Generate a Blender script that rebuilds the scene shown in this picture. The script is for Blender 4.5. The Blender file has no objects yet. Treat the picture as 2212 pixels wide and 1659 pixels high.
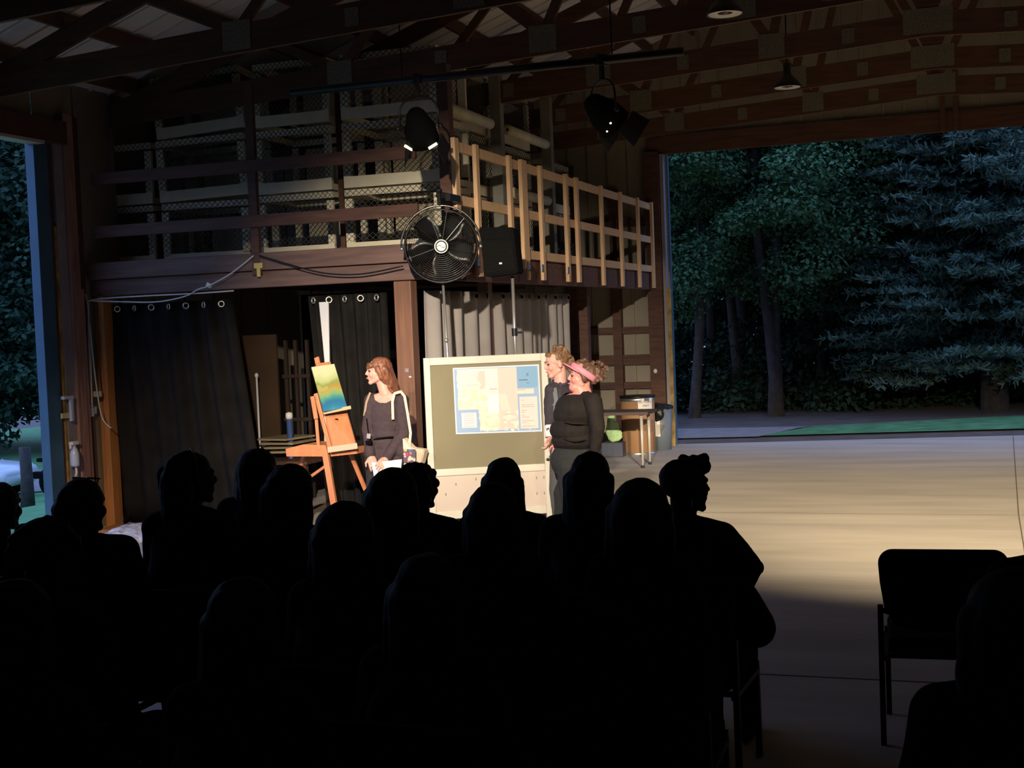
import bpy, bmesh, math, random
import numpy as np
from mathutils import Vector, Matrix, Quaternion
random.seed(7)
RNG = np.random.default_rng(11)
S = bpy.context.scene
C = S.collection
PI = math.pi

# ------------------------------------------------------------------ camera
F, CX, CY, EYE = 2850.0, 1106.0, 829.5, 1.9
yaw, pit, rol = [math.radians(v) for v in (19.006, 2.657, -2.269)]
FWD = np.array([-math.sin(yaw)*math.cos(pit), math.cos(yaw)*math.cos(pit), -math.sin(pit)])
_r = np.array([math.cos(yaw), math.sin(yaw), 0.0]); _u = np.cross(_r, FWD)
RT = _r*math.cos(rol) + _u*math.sin(rol); UP = -_r*math.sin(rol) + _u*math.cos(rol)
CAM = np.array([0, 0, EYE])
cam = bpy.data.cameras.new('camera'); cam.sensor_width = 36.0; cam.lens = 36.0*F/2212.0
cam.clip_start = 0.05; cam.clip_end = 400
co = bpy.data.objects.new('camera', cam); C.objects.link(co)
co.matrix_world = Matrix(((RT[0], UP[0], -FWD[0], CAM[0]), (RT[1], UP[1], -FWD[1], CAM[1]),
                          (RT[2], UP[2], -FWD[2], CAM[2]), (0, 0, 0, 1)))
S.camera = co

def hit(px, py, ax, v):
    """world point where the line of sight through a photo pixel meets a plane (axis ax at v)"""
    d = RT*(px-CX)/F - UP*(py-CY)/F + FWD
    return Vector(CAM + d*(v-CAM[ax])/d[ax])
def atY(px, py, Y): return hit(px, py, 1, Y)
def atX(px, py, X): return hit(px, py, 0, X)
def atZ(px, py, Z): return hit(px, py, 2, Z)

# ------------------------------------------------------------------ light and exposure
S.view_settings.view_transform = 'Standard'; S.view_settings.look = 'None'
S.view_settings.exposure = 0.0; S.view_settings.gamma = 1.0
S.view_settings.use_curve_mapping = False
try:
    S.cycles.use_denoising = True
    S.cycles.max_bounces = 6; S.cycles.diffuse_bounces = 4
except Exception: pass
W = bpy.data.worlds.new('dusk_sky'); S.world = W; W.use_nodes = True
nt = W.node_tree; nt.nodes.clear()
wo = nt.nodes.new('ShaderNodeOutputWorld'); wb = nt.nodes.new('ShaderNodeBackground')
wb.inputs['Strength'].default_value = 2.5
tc = nt.nodes.new('ShaderNodeTexCoord'); sp = nt.nodes.new('ShaderNodeSeparateXYZ')
cr = nt.nodes.new('ShaderNodeValToRGB')
cr.color_ramp.elements[0].position = 0.0; cr.color_ramp.elements[0].color = (0.10, 0.16, 0.30, 1)
cr.color_ramp.elements[1].position = 0.5; cr.color_ramp.elements[1].color = (0.26, 0.42, 0.92, 1)
e = cr.color_ramp.elements.new(0.12); e.color = (0.34, 0.46, 0.82, 1)
nt.links.new(tc.outputs['Generated'], sp.inputs[0]); nt.links.new(sp.outputs['Z'], cr.inputs[0])
nt.links.new(cr.outputs[0], wb.inputs['Color']); nt.links.new(wb.outputs[0], wo.inputs[0])

def spot(name, loc, target, power, color, half_deg, blend, size=0.08, sx=1.0, sy=1.0):
    l = bpy.data.lights.new(name, 'SPOT'); l.energy = power; l.color = color
    l.spot_size = math.radians(2*half_deg); l.spot_blend = blend; l.shadow_soft_size = size
    o = bpy.data.objects.new(name, l); C.objects.link(o); o.location = loc
    d = Vector(target) - Vector(loc); o.rotation_euler = d.to_track_quat('-Z', 'Y').to_euler()
    o.scale = (sx, sy, 1)
    return o
WARM = (1.0, 0.66, 0.36)
spot('stage_light', (-1.25, 1.3, 3.95), (-4.0, 10.3, 1.55), 7000, (1.0, 0.86, 0.70), 14.5, 1.0, 0.06, 1.05, 1.0)
spot('stage_light', (-4.6, 3.2, 3.95), (-5.0, 10.1, 1.35), 1300, (1.0, 0.80, 0.60), 9, 0.8, 0.06)
spot('stage_light', (-4.9, 3.4, 3.95), (-6.9, 10.9, 0.0), 1500, (1.0, 0.72, 0.45), 15, 1.0, 0.06)
spot('stage_light', (1.6, 1.3, 4.0), (0.1, 13.6, 0.0), 22500, (1.0, 0.79, 0.50), 11.3, 1.0, 0.08, 2.0, 1.0)

# ------------------------------------------------------------------ materials
MATS = {}
def mat(name, col, rough=0.7, metal=0.0, var=0.0, scale=6.0, kind='noise', bump=0.0, col2=None, emit=None, estr=0.0, stretch=(1, 1, 1), spec=0.5):
    if name in MATS: return MATS[name]
    m = bpy.data.materials.new(name); m.use_nodes = True
    n = m.node_tree; b = n.nodes['Principled BSDF']
    b.inputs['Base Color'].default_value = (*col, 1); b.inputs['Roughness'].default_value = rough
    b.inputs['Metallic'].default_value = metal
    b.inputs['Specular IOR Level'].default_value = spec
    if var > 0 or bump > 0 or col2:
        t = n.nodes.new('ShaderNodeTexCoord'); mp = n.nodes.new('ShaderNodeMapping')
        mp.inputs['Scale'].default_value = stretch
        n.links.new(t.outputs['Object'], mp.inputs[0])
        if kind == 'wave':
            tx = n.nodes.new('ShaderNodeTexWave'); tx.inputs['Scale'].default_value = scale
            tx.inputs['Distortion'].default_value = 6; tx.inputs['Detail'].default_value = 3; fac = tx.outputs['Fac']
        else:
            tx = n.nodes.new('ShaderNodeTexNoise'); tx.inputs['Scale'].default_value = scale
            tx.inputs['Detail'].default_value = 5; fac = tx.outputs['Fac']
        n.links.new(mp.outputs[0], tx.inputs['Vector'])
        r = n.nodes.new('ShaderNodeValToRGB')
        lo = tuple(max(0, c*(1-var)) for c in col); hi = tuple(min(1, c*(1+var)) for c in (col2 or col))
        r.color_ramp.elements[0].position = 0.3; r.color_ramp.elements[1].position = 0.7
        r.color_ramp.elements[0].color = (*lo, 1); r.color_ramp.elements[1].color = (*hi, 1)
        n.links.new(fac, r.inputs[0]); n.links.new(r.outputs[0], b.inputs['Base Color'])
        if bump > 0:
            bp = n.nodes.new('ShaderNodeBump'); bp.inputs['Strength'].default_value = bump; bp.inputs['Distance'].default_value = 0.02
            n.links.new(fac, bp.inputs['Height']); n.links.new(bp.outputs[0], b.inputs['Normal'])
    if emit:
        b.inputs['Emission Color'].default_value = (*emit, 1); b.inputs['Emission Strength'].default_value = estr
    MATS[name] = m
    return m
def vcol_mat(name, rough=0.6):
    m = bpy.data.materials.new(name); m.use_nodes = True; n = m.node_tree; b = n.nodes['Principled BSDF']
    a = n.nodes.new('ShaderNodeVertexColor'); a.layer_name = 'ink'
    n.links.new(a.outputs[0], b.inputs['Base Color']); b.inputs['Roughness'].default_value = rough
    return m

M_conc = mat('concrete', (0.40, 0.37, 0.34), 0.75, var=0.16, scale=1.6, bump=0.05, stretch=(0.35, 1.6, 1))
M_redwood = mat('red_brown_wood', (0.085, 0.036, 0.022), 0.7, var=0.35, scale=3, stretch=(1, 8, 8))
M_truss = mat('truss_wood', (0.10, 0.044, 0.024), 0.75, var=0.3, scale=3, stretch=(1, 8, 8))
M_post = mat('stained_post', (0.17, 0.078, 0.042), 0.6, var=0.25, scale=3, stretch=(9, 9, 0.8))
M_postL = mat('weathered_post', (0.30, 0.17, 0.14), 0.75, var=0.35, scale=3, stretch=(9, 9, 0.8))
M_orange = mat('orange_plank', (0.40, 0.17, 0.055), 0.6, var=0.2, scale=3, stretch=(9, 9, 0.8))
M_beam = mat('beam_wood', (0.14, 0.08, 0.062), 0.7, var=0.3, scale=2.5, stretch=(0.8, 8, 8))
M_pine = mat('new_pine', (0.62, 0.40, 0.22), 0.6, var=0.14, scale=4, stretch=(8, 8, 1))
M_cream = mat('cream_painted_wood', (0.66, 0.60, 0.42), 0.7, var=0.12, scale=5)
M_panel = mat('cream_panel', (0.40, 0.35, 0.23), 0.8, var=0.1, scale=3)
M_wire = mat('wire', (0.045, 0.042, 0.034), 0.7, 0.0)
M_siding = mat('steel_siding', (0.26, 0.225, 0.165), 0.55, 0.0, var=0.08, scale=2)
M_roofst = mat('roof_steel', (0.70, 0.64, 0.60), 0.55, 0.0, var=0.08, scale=2)
M_plate = mat('nail_plate', (0.20, 0.19, 0.14), 0.5, 0.4, var=0.4, scale=70)
M_galv = mat('galvanised_steel', (0.55, 0.55, 0.55), 0.35, 0.9)
M_grpost = mat('grey_green_post', (0.20, 0.19, 0.15), 0.6, var=0.2, scale=5)
M_black = mat('black_metal', (0.012, 0.012, 0.013), 0.4, 0.3)
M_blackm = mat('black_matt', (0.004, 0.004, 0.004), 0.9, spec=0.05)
M_dcurt = mat('black_cloth', (0.012, 0.011, 0.010), 0.9, var=0.3, scale=4, spec=0.1)
M_gcurt = mat('grey_cloth', (0.34, 0.31, 0.29), 0.85, var=0.08, scale=4, spec=0.1)
M_ring = mat('grommet_brass', (0.75, 0.68, 0.5), 0.3, 0.9)
M_white = mat('white_paint', (0.75, 0.73, 0.70), 0.5)
M_paper = mat('white_paper', (0.85, 0.82, 0.78), 0.7)
M_blue = mat('blue_trim', (0.045, 0.12, 0.20), 0.5, var=0.1, scale=3)
M_greysteel = mat('grey_steel', (0.26, 0.24, 0.27), 0.5, var=0.1, scale=3)
M_yellow = mat('yellow_tape', (0.55, 0.45, 0.12), 0.5)
M_conduit = mat('grey_conduit', (0.55, 0.55, 0.52), 0.4, 0.2)
M_skinF = mat('fair_skin', (0.68, 0.34, 0.265), 0.55, var=0.06, scale=20)
M_skinR = mat('rosy_skin', (0.62, 0.25, 0.205), 0.5, var=0.08, scale=14)
M_skinD = mat('skin_in_shade', (0.20, 0.11, 0.08), 0.6)
M_top1 = mat('plum_knit', (0.060, 0.042, 0.048), 0.85, var=0.12, scale=30, spec=0.2)
M_top2 = mat('black_jersey', (0.015, 0.012, 0.011), 0.85, var=0.15, scale=25, spec=0.2)
M_trous = mat('charcoal_trousers', (0.026, 0.027, 0.027), 0.85, var=0.12, scale=25, spec=0.2)
M_shirt = mat('dark_grey_shirt', (0.045, 0.038, 0.045), 0.8, var=0.12, scale=25, spec=0.2)
M_tie = mat('slate_tie', (0.11, 0.13, 0.14), 0.6)
M_hair1 = mat('auburn_hair', (0.22, 0.085, 0.045), 0.45, var=0.45, scale=4, stretch=(14, 14, 1.2), bump=0.3)
M_hair2 = mat('dark_brown_hair', (0.09, 0.045, 0.028), 0.55, var=0.5, scale=16, bump=0.6)
M_hair3 = mat('light_brown_hair', (0.17, 0.09, 0.042), 0.5, var=0.5, scale=12, bump=0.6)
M_lips = mat('lips', (0.50, 0.19, 0.16), 0.4)
M_eye = mat('eye', (0.03, 0.02, 0.02), 0.3)
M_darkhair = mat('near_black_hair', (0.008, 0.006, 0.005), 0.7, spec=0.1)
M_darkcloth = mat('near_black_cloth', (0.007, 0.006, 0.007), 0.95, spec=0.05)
M_unlitskin = mat('unlit_skin', (0.020, 0.010, 0.008), 0.8, spec=0.1)  # lack of light on the audience is put into this skin colour
M_easel = mat('beech_easel', (0.55, 0.20, 0.085), 0.5, var=0.12, scale=3, stretch=(9, 9, 1))
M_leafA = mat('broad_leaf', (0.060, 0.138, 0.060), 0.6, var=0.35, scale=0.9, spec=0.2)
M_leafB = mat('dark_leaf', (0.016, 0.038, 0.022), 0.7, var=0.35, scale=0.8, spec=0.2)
M_needle = mat('blue_spruce_needles', (0.075, 0.130, 0.100), 0.7, var=0.3, scale=1.5, spec=0.2)
M_bark = mat('bark', (0.035, 0.030, 0.028), 0.9, var=0.4, scale=8)
M_grass = mat('grass', (0.09, 0.23, 0.10), 0.9, var=0.3, scale=3, bump=0.4, spec=0.1)
M_dirt = mat('dirt', (0.08, 0.062, 0.055), 0.95, var=0.3, scale=2.5, bump=0.3)
M_gravel = mat('gravel', (0.20, 0.19, 0.19), 0.95, var=0.2, scale=5, bump=0.3)

# ------------------------------------------------------------------ mesh helpers
class MB:
    def __init__(self, origin=(0, 0, 0)):
        self.bm = bmesh.new(); self.o = Vector(origin)
    def box(self, c, s, rot=None, bev=0.0):
        g = bmesh.ops.create_cube(self.bm, size=1.0)['verts']
        M = Matrix.Diagonal((*s, 1))
        if rot is not None: M = rot.to_4x4() @ M
        M = Matrix.Translation(Vector(c)) @ M
        bmesh.ops.transform(self.bm, matrix=M, verts=g)
        if bev > 0:
            es = list({e for v in g for e in v.link_edges})
            bmesh.ops.bevel(self.bm, geom=es, offset=bev, segments=2, affect='EDGES', profile=0.5)
        return self
    def bar(self, a, b, w, h, up=(0, 0, 1), bev=0.0):
        a = Vector(a); b = Vector(b); d = b-a; L = d.length; z = d.normalized(); up = Vector(up)
        if abs(z.dot(up)) > 0.98: up = Vector((0, 1, 0))
        x = z.cross(up).normalized(); y = x.cross(z).normalized()
        R = Matrix((x, y, z)).transposed()
        return self.box((a+b)/2, (w, h, L), R, bev)
    def tube(self, pts, r, n=10, cap=True):
        pts = [Vector(p) for p in pts]; rs = r if isinstance(r, (list, tuple)) else [r]*len(pts)
        rings = []; prev = None
        for i, p in enumerate(pts):
            t = (pts[min(i+1, len(pts)-1)]-pts[max(i-1, 0)]).normalized()
            if prev is None:
                u = t.orthogonal().normalized()
            else:
                u = (prev - t*prev.dot(t))
                u = u.normalized() if u.length > 1e-6 else t.orthogonal().normalized()
            prev = u; v = t.cross(u)
            rings.append([self.bm.verts.new(p + (u*math.cos(2*PI*k/n)+v*math.sin(2*PI*k/n))*rs[i]) for k in range(n)])
        for a, b in zip(rings, rings[1:]):
            for k in range(n): self.bm.faces.new((a[k], a[(k+1) % n], b[(k+1) % n], b[k]))
        if cap:
            self.bm.faces.new(rings[0][::-1]); self.bm.faces.new(rings[-1])
        return self
    def cap(self, a, b, ra, rb, n=14):
        """closed tapered capsule"""
        a = Vector(a); b = Vector(b); d = b-a; L = d.length
        if L < 1e-5: return self.ell(a, (ra, ra, ra))
        z = d/L; P = []; R_ = []
        for k in range(1, 5):
            t = -PI/2 + k*PI/10; P.append(a+z*ra*math.sin(t)); R_.append(ra*math.cos(t))
        P.append(a); R_.append(ra); P.append(b); R_.append(rb)
        for k in range(1, 5):
            t = k*PI/10; P.append(b+z*rb*math.sin(t)); R_.append(rb*math.cos(t))
        return self.tube(P, R_, n)
    def ell(self, c, r, rot=None, u=16, v=10):
        g = bmesh.ops.create_uvsphere(self.bm, u_segments=u, v_segments=v, radius=1.0)['verts']
        M = Matrix.Diagonal((*r, 1))
        if rot is not None: M = rot.to_4x4() @ M
        bmesh.ops.transform(self.bm, matrix=Matrix.Translation(Vector(c)) @ M, verts=g)
        return self
    def lathe(self, c, prof, axis=(0, 0, 1), n=28):
        """closed surface of revolution from (radius, height) pairs"""
        z = Vector(axis).normalized(); u = z.orthogonal().normalized(); v = z.cross(u); c = Vector(c); rings = []
        for r, h in prof:
            rings.append([self.bm.verts.new(c+z*h+(u*math.cos(2*PI*k/n)+v*math.sin(2*PI*k/n))*max(r, 1e-4)) for k in range(n)])
        for a, b in zip(rings, rings[1:]):
            for k in range(n): self.bm.faces.new((a[k], a[(k+1) % n], b[(k+1) % n], b[k]))
        return self
    def torus(self, c, R, r, axis=(0, 0, 1), n=32, m=10):
        z = Vector(axis).normalized(); u = z.orthogonal().normalized(); v = z.cross(u); c = Vector(c); rings = []
        for i in range(n):
            a = 2*PI*i/n; d = u*math.cos(a)+v*math.sin(a)
            rings.append([self.bm.verts.new(c+d*(R+r*math.cos(2*PI*k/m))+z*r*math.sin(2*PI*k/m)) for k in range(m)])
        for i in range(n):
            a = rings[i]; b = rings[(i+1) % n]
            for k in range(m): self.bm.faces.new((a[k], a[(k+1) % m], b[(k+1) % m], b[k]))
        return self
    def poly(self, pts, thick=None):
        vs = [self.bm.verts.new(Vector(p)) for p in pts]; f = self.bm.faces.new(vs)
        if thick is not None:
            r = bmesh.ops.extrude_face_region(self.bm, geom=[f])
            bmesh.ops.translate(self.bm, vec=Vector(thick), verts=[x for x in r['geom'] if isinstance(x, bmesh.types.BMVert)])
        return self
    def build(self, name, m, parent=None, smooth=False):
        bmesh.ops.translate(self.bm, vec=-self.o, verts=self.bm.verts)
        bmesh.ops.recalc_face_normals(self.bm, faces=self.bm.faces)
        me = bpy.data.meshes.new(name); self.bm.to_mesh(me); self.bm.free()
        me.materials.append(m)
        if smooth:
            me.polygons.foreach_set('use_smooth', [True]*len(me.polygons))
        o = bpy.data.objects.new(name, me); C.objects.link(o)
        if parent is not None: o.parent = parent
        else: o.location = self.o
        return o
    def organic(self, name, m, parent=None, voxel=0.01, it=4, noise=0.0, nscale=8.0):
        """fuse overlapping volumes into one continuous skin"""
        bmesh.ops.translate(self.bm, vec=-self.o, verts=self.bm.verts)
        bmesh.ops.recalc_face_normals(self.bm, faces=self.bm.faces)
        me = bpy.data.meshes.new(name+'_raw'); self.bm.to_mesh(me); self.bm.free()
        t = bpy.data.objects.new('tmp', me); C.objects.link(t)
        r = t.modifiers.new('r', 'REMESH'); r.mode = 'VOXEL'; r.voxel_size = voxel; r.use_smooth_shade = True
        s = t.modifiers.new('s', 'SMOOTH'); s.iterations = it; s.factor = 0.5
        if noise > 0:
            tex = bpy.data.textures.new('n', 'CLOUDS'); tex.noise_scale = 1.0/nscale
            dm = t.modifiers.new('d', 'DISPLACE'); dm.texture = tex; dm.strength = noise; dm.mid_level = 0.5
        dg = bpy.context.evaluated_depsgraph_get()
        nm = bpy.data.meshes.new_from_object(t.evaluated_get(dg)); nm.name = name
        bpy.data.objects.remove(t); bpy.data.meshes.remove(me)
        nm.materials.clear(); nm.materials.append(m)
        nm.polygons.foreach_set('use_smooth', [True]*len(nm.polygons))
        o = bpy.data.objects.new(name, nm); C.objects.link(o)
        if parent is not None: o.parent = parent
        else: o.location = self.o
        return o

def tag(o, label=None, cat=None, group=None, kind=None):
    if label: o['label'] = label
    if cat: o['category'] = cat
    if group: o['group'] = group
    if kind: o['kind'] = kind
    return o
def thing(name, loc, label, cat, group=None, rz=0.0):
    o = bpy.data.objects.new(name, None); C.objects.link(o); o.empty_display_size = 0.1
    o.location = loc; o.rotation_euler = (0, 0, rz)
    return tag(o, label, cat, group)
def struct(name, mb, m, label=None):
    o = mb.build(name, m); o['kind'] = 'structure'
    if label: o['label'] = label; o['category'] = 'building'
    return o
def copy_tree(o, parent=None):
    c = o.copy(); C.objects.link(c)
    if parent is not None: c.parent = parent
    for ch in [x for x in KIDS.get(o.name, [])]: copy_tree(ch, c)
    return c
KIDS = {}
def remember(root):
    KIDS.clear()
    for x in C.objects:
        if x.parent is not None: KIDS.setdefault(x.parent.name, []).append(x)

# ------------------------------------------------------------------ building shell
XL, XR, RX = -8.3, 7.76, -0.27           # side walls, ridge
YB, YW = -5.0, 19.15                     # wall behind the audience, far gable wall
YF = 11.2                                # front face of the loft
EAVE, SL = 4.42, 0.36
def roof_z(x): return EAVE + SL*((x-XL) if x < RX else (XR-x))*1.0
def chord_z(x): return 4.06 + 0.056*((x-XL) if x < RX else (XR-x))   # underside of the truss

b = MB()
b.poly([(XL-0.2, YB, 0), (XR+0.2, YB, 0), (XR+0.2, YW-0.2, 0), (3.7, YW+0.1, 0), (3.7, 20.55, 0), (0.77, 20.2, 0), (-3.9, YW+0.15, 0), (XL-0.2, YW+0.1, 0)], (0, 0, -0.15))
b.bm.normal_update()
floor = struct('floor', b, M_conc)
b = MB()
b.box((1.2, 12.54, 0.001), (9.4, 0.012, 0.004)); b.box((-1.9, 6.9, 0.001), (12.5, 0.012, 0.004))
b.bar((0.36, 8.0, 0.0), (0.42, 12.6, 0.0), 0.010, 0.004); b.bar((0.42, 12.6, 0.0), (0.62, 20.1, 0.0), 0.010, 0.004)
b.build('control_joint', mat('joint_dark', (0.10, 0.085, 0.075), 0.9), floor)  # thin dark strips mark the joints in the slab

def siding(mb, a, b_, z0f, z1f, step=0.305, out=(0, 1, 0), rib=0.02):
    """vertical ribbed steel between two plan points; z0f/z1f give bottom and top"""
    a = Vector(a); b_ = Vector(b_); d = (b_-a); L = d.length; d.normalize(); out = Vector(out)
    s = 0.0
    while s < L-1e-4:
        e = min(s+step, L); p = a+d*s; q = a+d*e
        zp0, zq0, zp1, zq1 = z0f(s), z0f(e), z1f(s), z1f(e)
        mb.poly([(p.x, p.y, zp0), (q.x, q.y, zq0), (q.x, q.y, zq1), (p.x, p.y, zp1)], out*0.012)
        r = p+d*0.0
        mb.bar((r.x-out.x*rib/2, r.y-out.y*rib/2, zp0), (r.x-out.x*rib/2, r.y-out.y*rib/2, zp1), 0.03, rib, up=(out.x, out.y, 0.0))
        s = e

# far gable wall, opening from X=-4.1 to X=3.56 under a header
OL, OR, OH = -4.08, 3.56, 4.27
b = MB()
siding(b, (XL, YW, 0), (OL, YW, 0), lambda s: 0, lambda s: roof_z(XL+s), rib=0.03)
siding(b, (OL, YW, 0), (RX, YW, 0), lambda s: OH, lambda s: roof_z(OL+s), step=0.28, rib=0.03)
siding(b, (RX, YW, 0), (OR, YW, 0), lambda s: OH, lambda s: roof_z(RX+s), step=0.28, rib=0.03)
siding(b, (OR, YW, 0), (XR, YW, 0), lambda s: 0, lambda s: roof_z(OR+s))
wf = struct('wall_far', b, M_siding)
b = MB()
b.box(((OL+OR)/2, YW-0.05, OH+0.13), (OR-OL+0.5, 0.09, 0.27)); b.build('door_header', M_truss, wf)
for z in (0.9, 1.28, 1.72, 2.5, 3.3):
    b = MB(); b.box(((XL+OL-0.2)/2, YW-0.05, z), (OL-0.2-XL, 0.09, 0.10 if z != 1.28 else 0.15)); b.build('girt', M_redwood, wf)
b = MB(); b.box((-4.87, YW-0.07, 1.9), (0.13, 0.13, 3.8)); b.build('stud', M_redwood, wf)
b = MB(); b.box((-5.55, YW-0.07, 2.1), (0.13, 0.13, 4.2)); b.build('stud', M_redwood, wf)
b = MB(); b.box((RX+0.05, YW-0.12, OH+0.55), (0.07, 0.05, 1.1)); b.build('stud', M_truss, wf)
b = MB(); b.box((RX+0.22, YW-0.12, OH+0.55), (0.07, 0.05, 1.1)); b.build('stud', M_truss, wf)
b = MB(); b.box((OL-0.19, YW-0.10, 2.15), (0.22, 0.16, 4.3)); b.build('jamb_post', M_redwood, wf)
b = MB(); b.box((OR+0.19, YW-0.10, 2.15), (0.22, 0.16, 4.3)); b.build('jamb_post', M_redwood, wf)
b = MB(); b.box((OL-0.045, YW-0.03, 2.13), (0.05, 0.22, 4.27)); b.build('jamb_board', M_greysteel, wf)
b = MB(); b.box((OL+0.0, YW+0.05, 2.13), (0.035, 0.1, 4.27)); b.build('jamb_trim', M_blue, wf)
b = MB(); b.box((OL+0.005, YW-0.12, 1.15), (0.05, 0.06, 2.3)); b.build('jamb_bumper', mat('worn_and_lit_yellow_wood', (0.30, 0.20, 0.06), 0.7, var=0.5, scale=9), wf)
b = MB(); b.ell((-4.30, YW-0.2, 1.11), (0.03, 0.03, 0.035)); b.build('white_knob', M_white, wf, True)

# right and back walls (behind and beside the audience) close the building
b = MB(); siding(b, (XR, YB, 0), (XR, YW, 0), lambda s: 0, lambda s: EAVE+0.02, step=0.61, out=(1, 0, 0)); struct('wall_right', b, M_siding)
b = MB(); b.poly([(XL, YB, 0), (XR, YB, 0), (XR, YB, EAVE), (RX, YB, roof_z(RX)), (XL, YB, EAVE)], (0, -0.05, 0)); struct('wall_back', b, M_siding)
# left wall with a sliding-door opening that ends at Y=10.45
LO0, LO1, LH = 6.2, 10.45, 3.79
b = MB()
siding(b, (XL, YB, 0), (XL, LO0, 0), lambda s: 0, lambda s: EAVE, step=0.61, out=(-1, 0, 0))
siding(b, (XL, LO0, 0), (XL, LO1, 0), lambda s: LH, lambda s: EAVE, step=0.61, out=(-1, 0, 0))
siding(b, (XL, LO1+0.02, 0), (XL, YW, 0), lambda s: 0, lambda s: EAVE, step=0.61, out=(-1, 0, 0))
wl = struct('wall_left', b, M_siding)
b = MB(); b.box((XL+0.08, (LO0+LO1)/2+0.1, LH+0.11), (0.1, LO1-LO0+0.5, 0.22)); b.build('door_header', M_redwood, wl)
b = MB(); b.box((XL+0.06, (LO0+LO1)/2, LH-0.015), (0.16, LO1-LO0, 0.03)); b.build('header_trim', mat('tan_trim', (0.5, 0.42, 0.36), 0.6), wl)
def leftpart(name, px0, px1, m, z0=0.0, z1=3.8, t=0.03, X=XL):
    """a strip of the left wall between two measured photo columns, at its own depth on the wall plane"""
    y0 = atX(px0, 700, X).y; y1 = atX(px1, 700, X).y
    q = MB(); q.box((X, (y0+y1)/2, (z0+z1)/2), (t*2, y1-y0, z1-z0), bev=0.004); return q.build(name, m, wl)
leftpart('jamb_trim', 84, 113, M_blue, 0, 3.8, 0.05)
leftpart('door_track_gap', 113, 121, M_redwood, 0, 3.8, 0.04)
leftpart('gold_lit_edge', 119, 124, mat('worn_and_lit_yellow_wood', (0.3, 0.2, 0.06)), 0, 3.0, 0.055)  # golden light along the jamb edge is put into this yellow
leftpart('steel_strip', 124, 143, M_greysteel, 0, 3.8, 0.06)
leftpart('corner_column', 143, 163, M_postL, 0, 4.1, 0.09)
leftpart('column_lining', 163, 172, M_postL, 0, 2.4, 0.075)
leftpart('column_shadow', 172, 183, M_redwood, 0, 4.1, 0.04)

# ceiling: two slopes of ribbed steel on purlins
b = MB()
for sgn, xe in ((-1, XL-0.25), (1, XR+0.25)):
    ze = roof_z(xe); zr = EAVE + SL*(RX-XL)
    zr = roof_z(RX)
    b.poly([(xe, YB, ze), (RX, YB, zr), (RX, YW+0.4, zr), (xe, YW+0.4, ze)], (0, 0, 0.03))
    y = YB+0.2
    while y < YW+0.3:
        b.bar((xe, y, ze-0.008), (RX, y, zr-0.008), 0.022, 0.022); y += 0.305
ceiling = struct('ceiling', b, M_roofst)
k = 0
for sgn in (-1, 1):
    for i in range(13):
        x = RX + sgn*(0.25+0.62*i)
        if x < XL+0.1 or x > XR-0.1: continue
        b = MB(); b.box((x, (4.0+YW)/2, roof_z(x)-0.095), (0.045, YW-4.0, 0.14)); b.build('purlin', M_truss, ceiling)

# trusses
TY = [3.9, 5.85, 7.8, 9.72, 11.62, 13.55, 15.48, 17.4]
def make_truss():
    t = thing('roof_truss', (0, 0, 0), 'x', 'truss', 'wooden roof trusses')
    w = 0.04; H = 0.235
    for s, xe in ((-1, XL+0.05), (1, XR-0.05)):
        q = MB(); q.bar((xe, 0, chord_z(xe)+H/2), (RX, 0, chord_z(RX)+H/2), w, H); q.build('bottom_chord', M_truss, t)
        q = MB(); q.bar((xe-0.0, 0, roof_z(xe)-0.26), (RX, 0, roof_z(RX)-0.26), w, 0.18); q.build('top_chord', M_truss, t)
    B = [0, 1.5, 3.3, 5.35]; T = [0, 1.0, 2.5, 4.4, 6.2]
    q = MB(); q.bar((RX, 0, chord_z(RX)+0.2), (RX, 0, roof_z(RX)-0.3), 0.09, 0.038, up=(0, 1, 0)); q.build('web', M_truss, t)
    for s in (-1, 1):
        for i, bx in enumerate(B):
            for tx in ((T[i+1],) if i == 0 else (T[i], T[i+1])):
                xb = RX+s*bx; xt = RX+s*tx
                q = MB(); q.bar((xb, 0, chord_z(xb)+0.18), (xt, 0, roof_z(xt)-0.3), 0.09, 0.038, up=(0, 1, 0)); q.build('web', M_truss, t)
        for i, bx in enumerate(B):
            xb = RX+s*bx
            if i == 0 and s == 1: continue
            wd = 0.46 if i == 0 else 0.26
            for fy in (-0.024, 0.024):
                q = MB(); q.box((xb, fy, chord_z(xb)+0.145), (wd, 0.004, 0.24)); q.build('nail_plate', M_plate, t)
        for bx in (0.75, 2.4, 4.3):
            xb = RX+s*bx
            q = MB(); q.box((xb, -0.024, chord_z(xb)+0.12), (0.12, 0.004, 0.15)); q.build('nail_plate', M_plate, t)
    return t
truss = make_truss(); remember(truss)
where = ['nearest the viewer, above the audience', 'second from the viewer, above the audience', 'third from the viewer, top left corner only',
         'fourth, crossing the pale roof panels at top left', 'fifth, just in front of the loft crates', 'sixth, first one behind the hanging spotlights',
         'seventh, second last before the far wall', 'eighth, last one before the far wall']
for i, y in enumerate(TY):
    t = truss if i == 0 else copy_tree(truss)
    t.location = (0, y, 0); t['label'] = 'brown wooden roof truss, ' + where[i]

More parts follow.
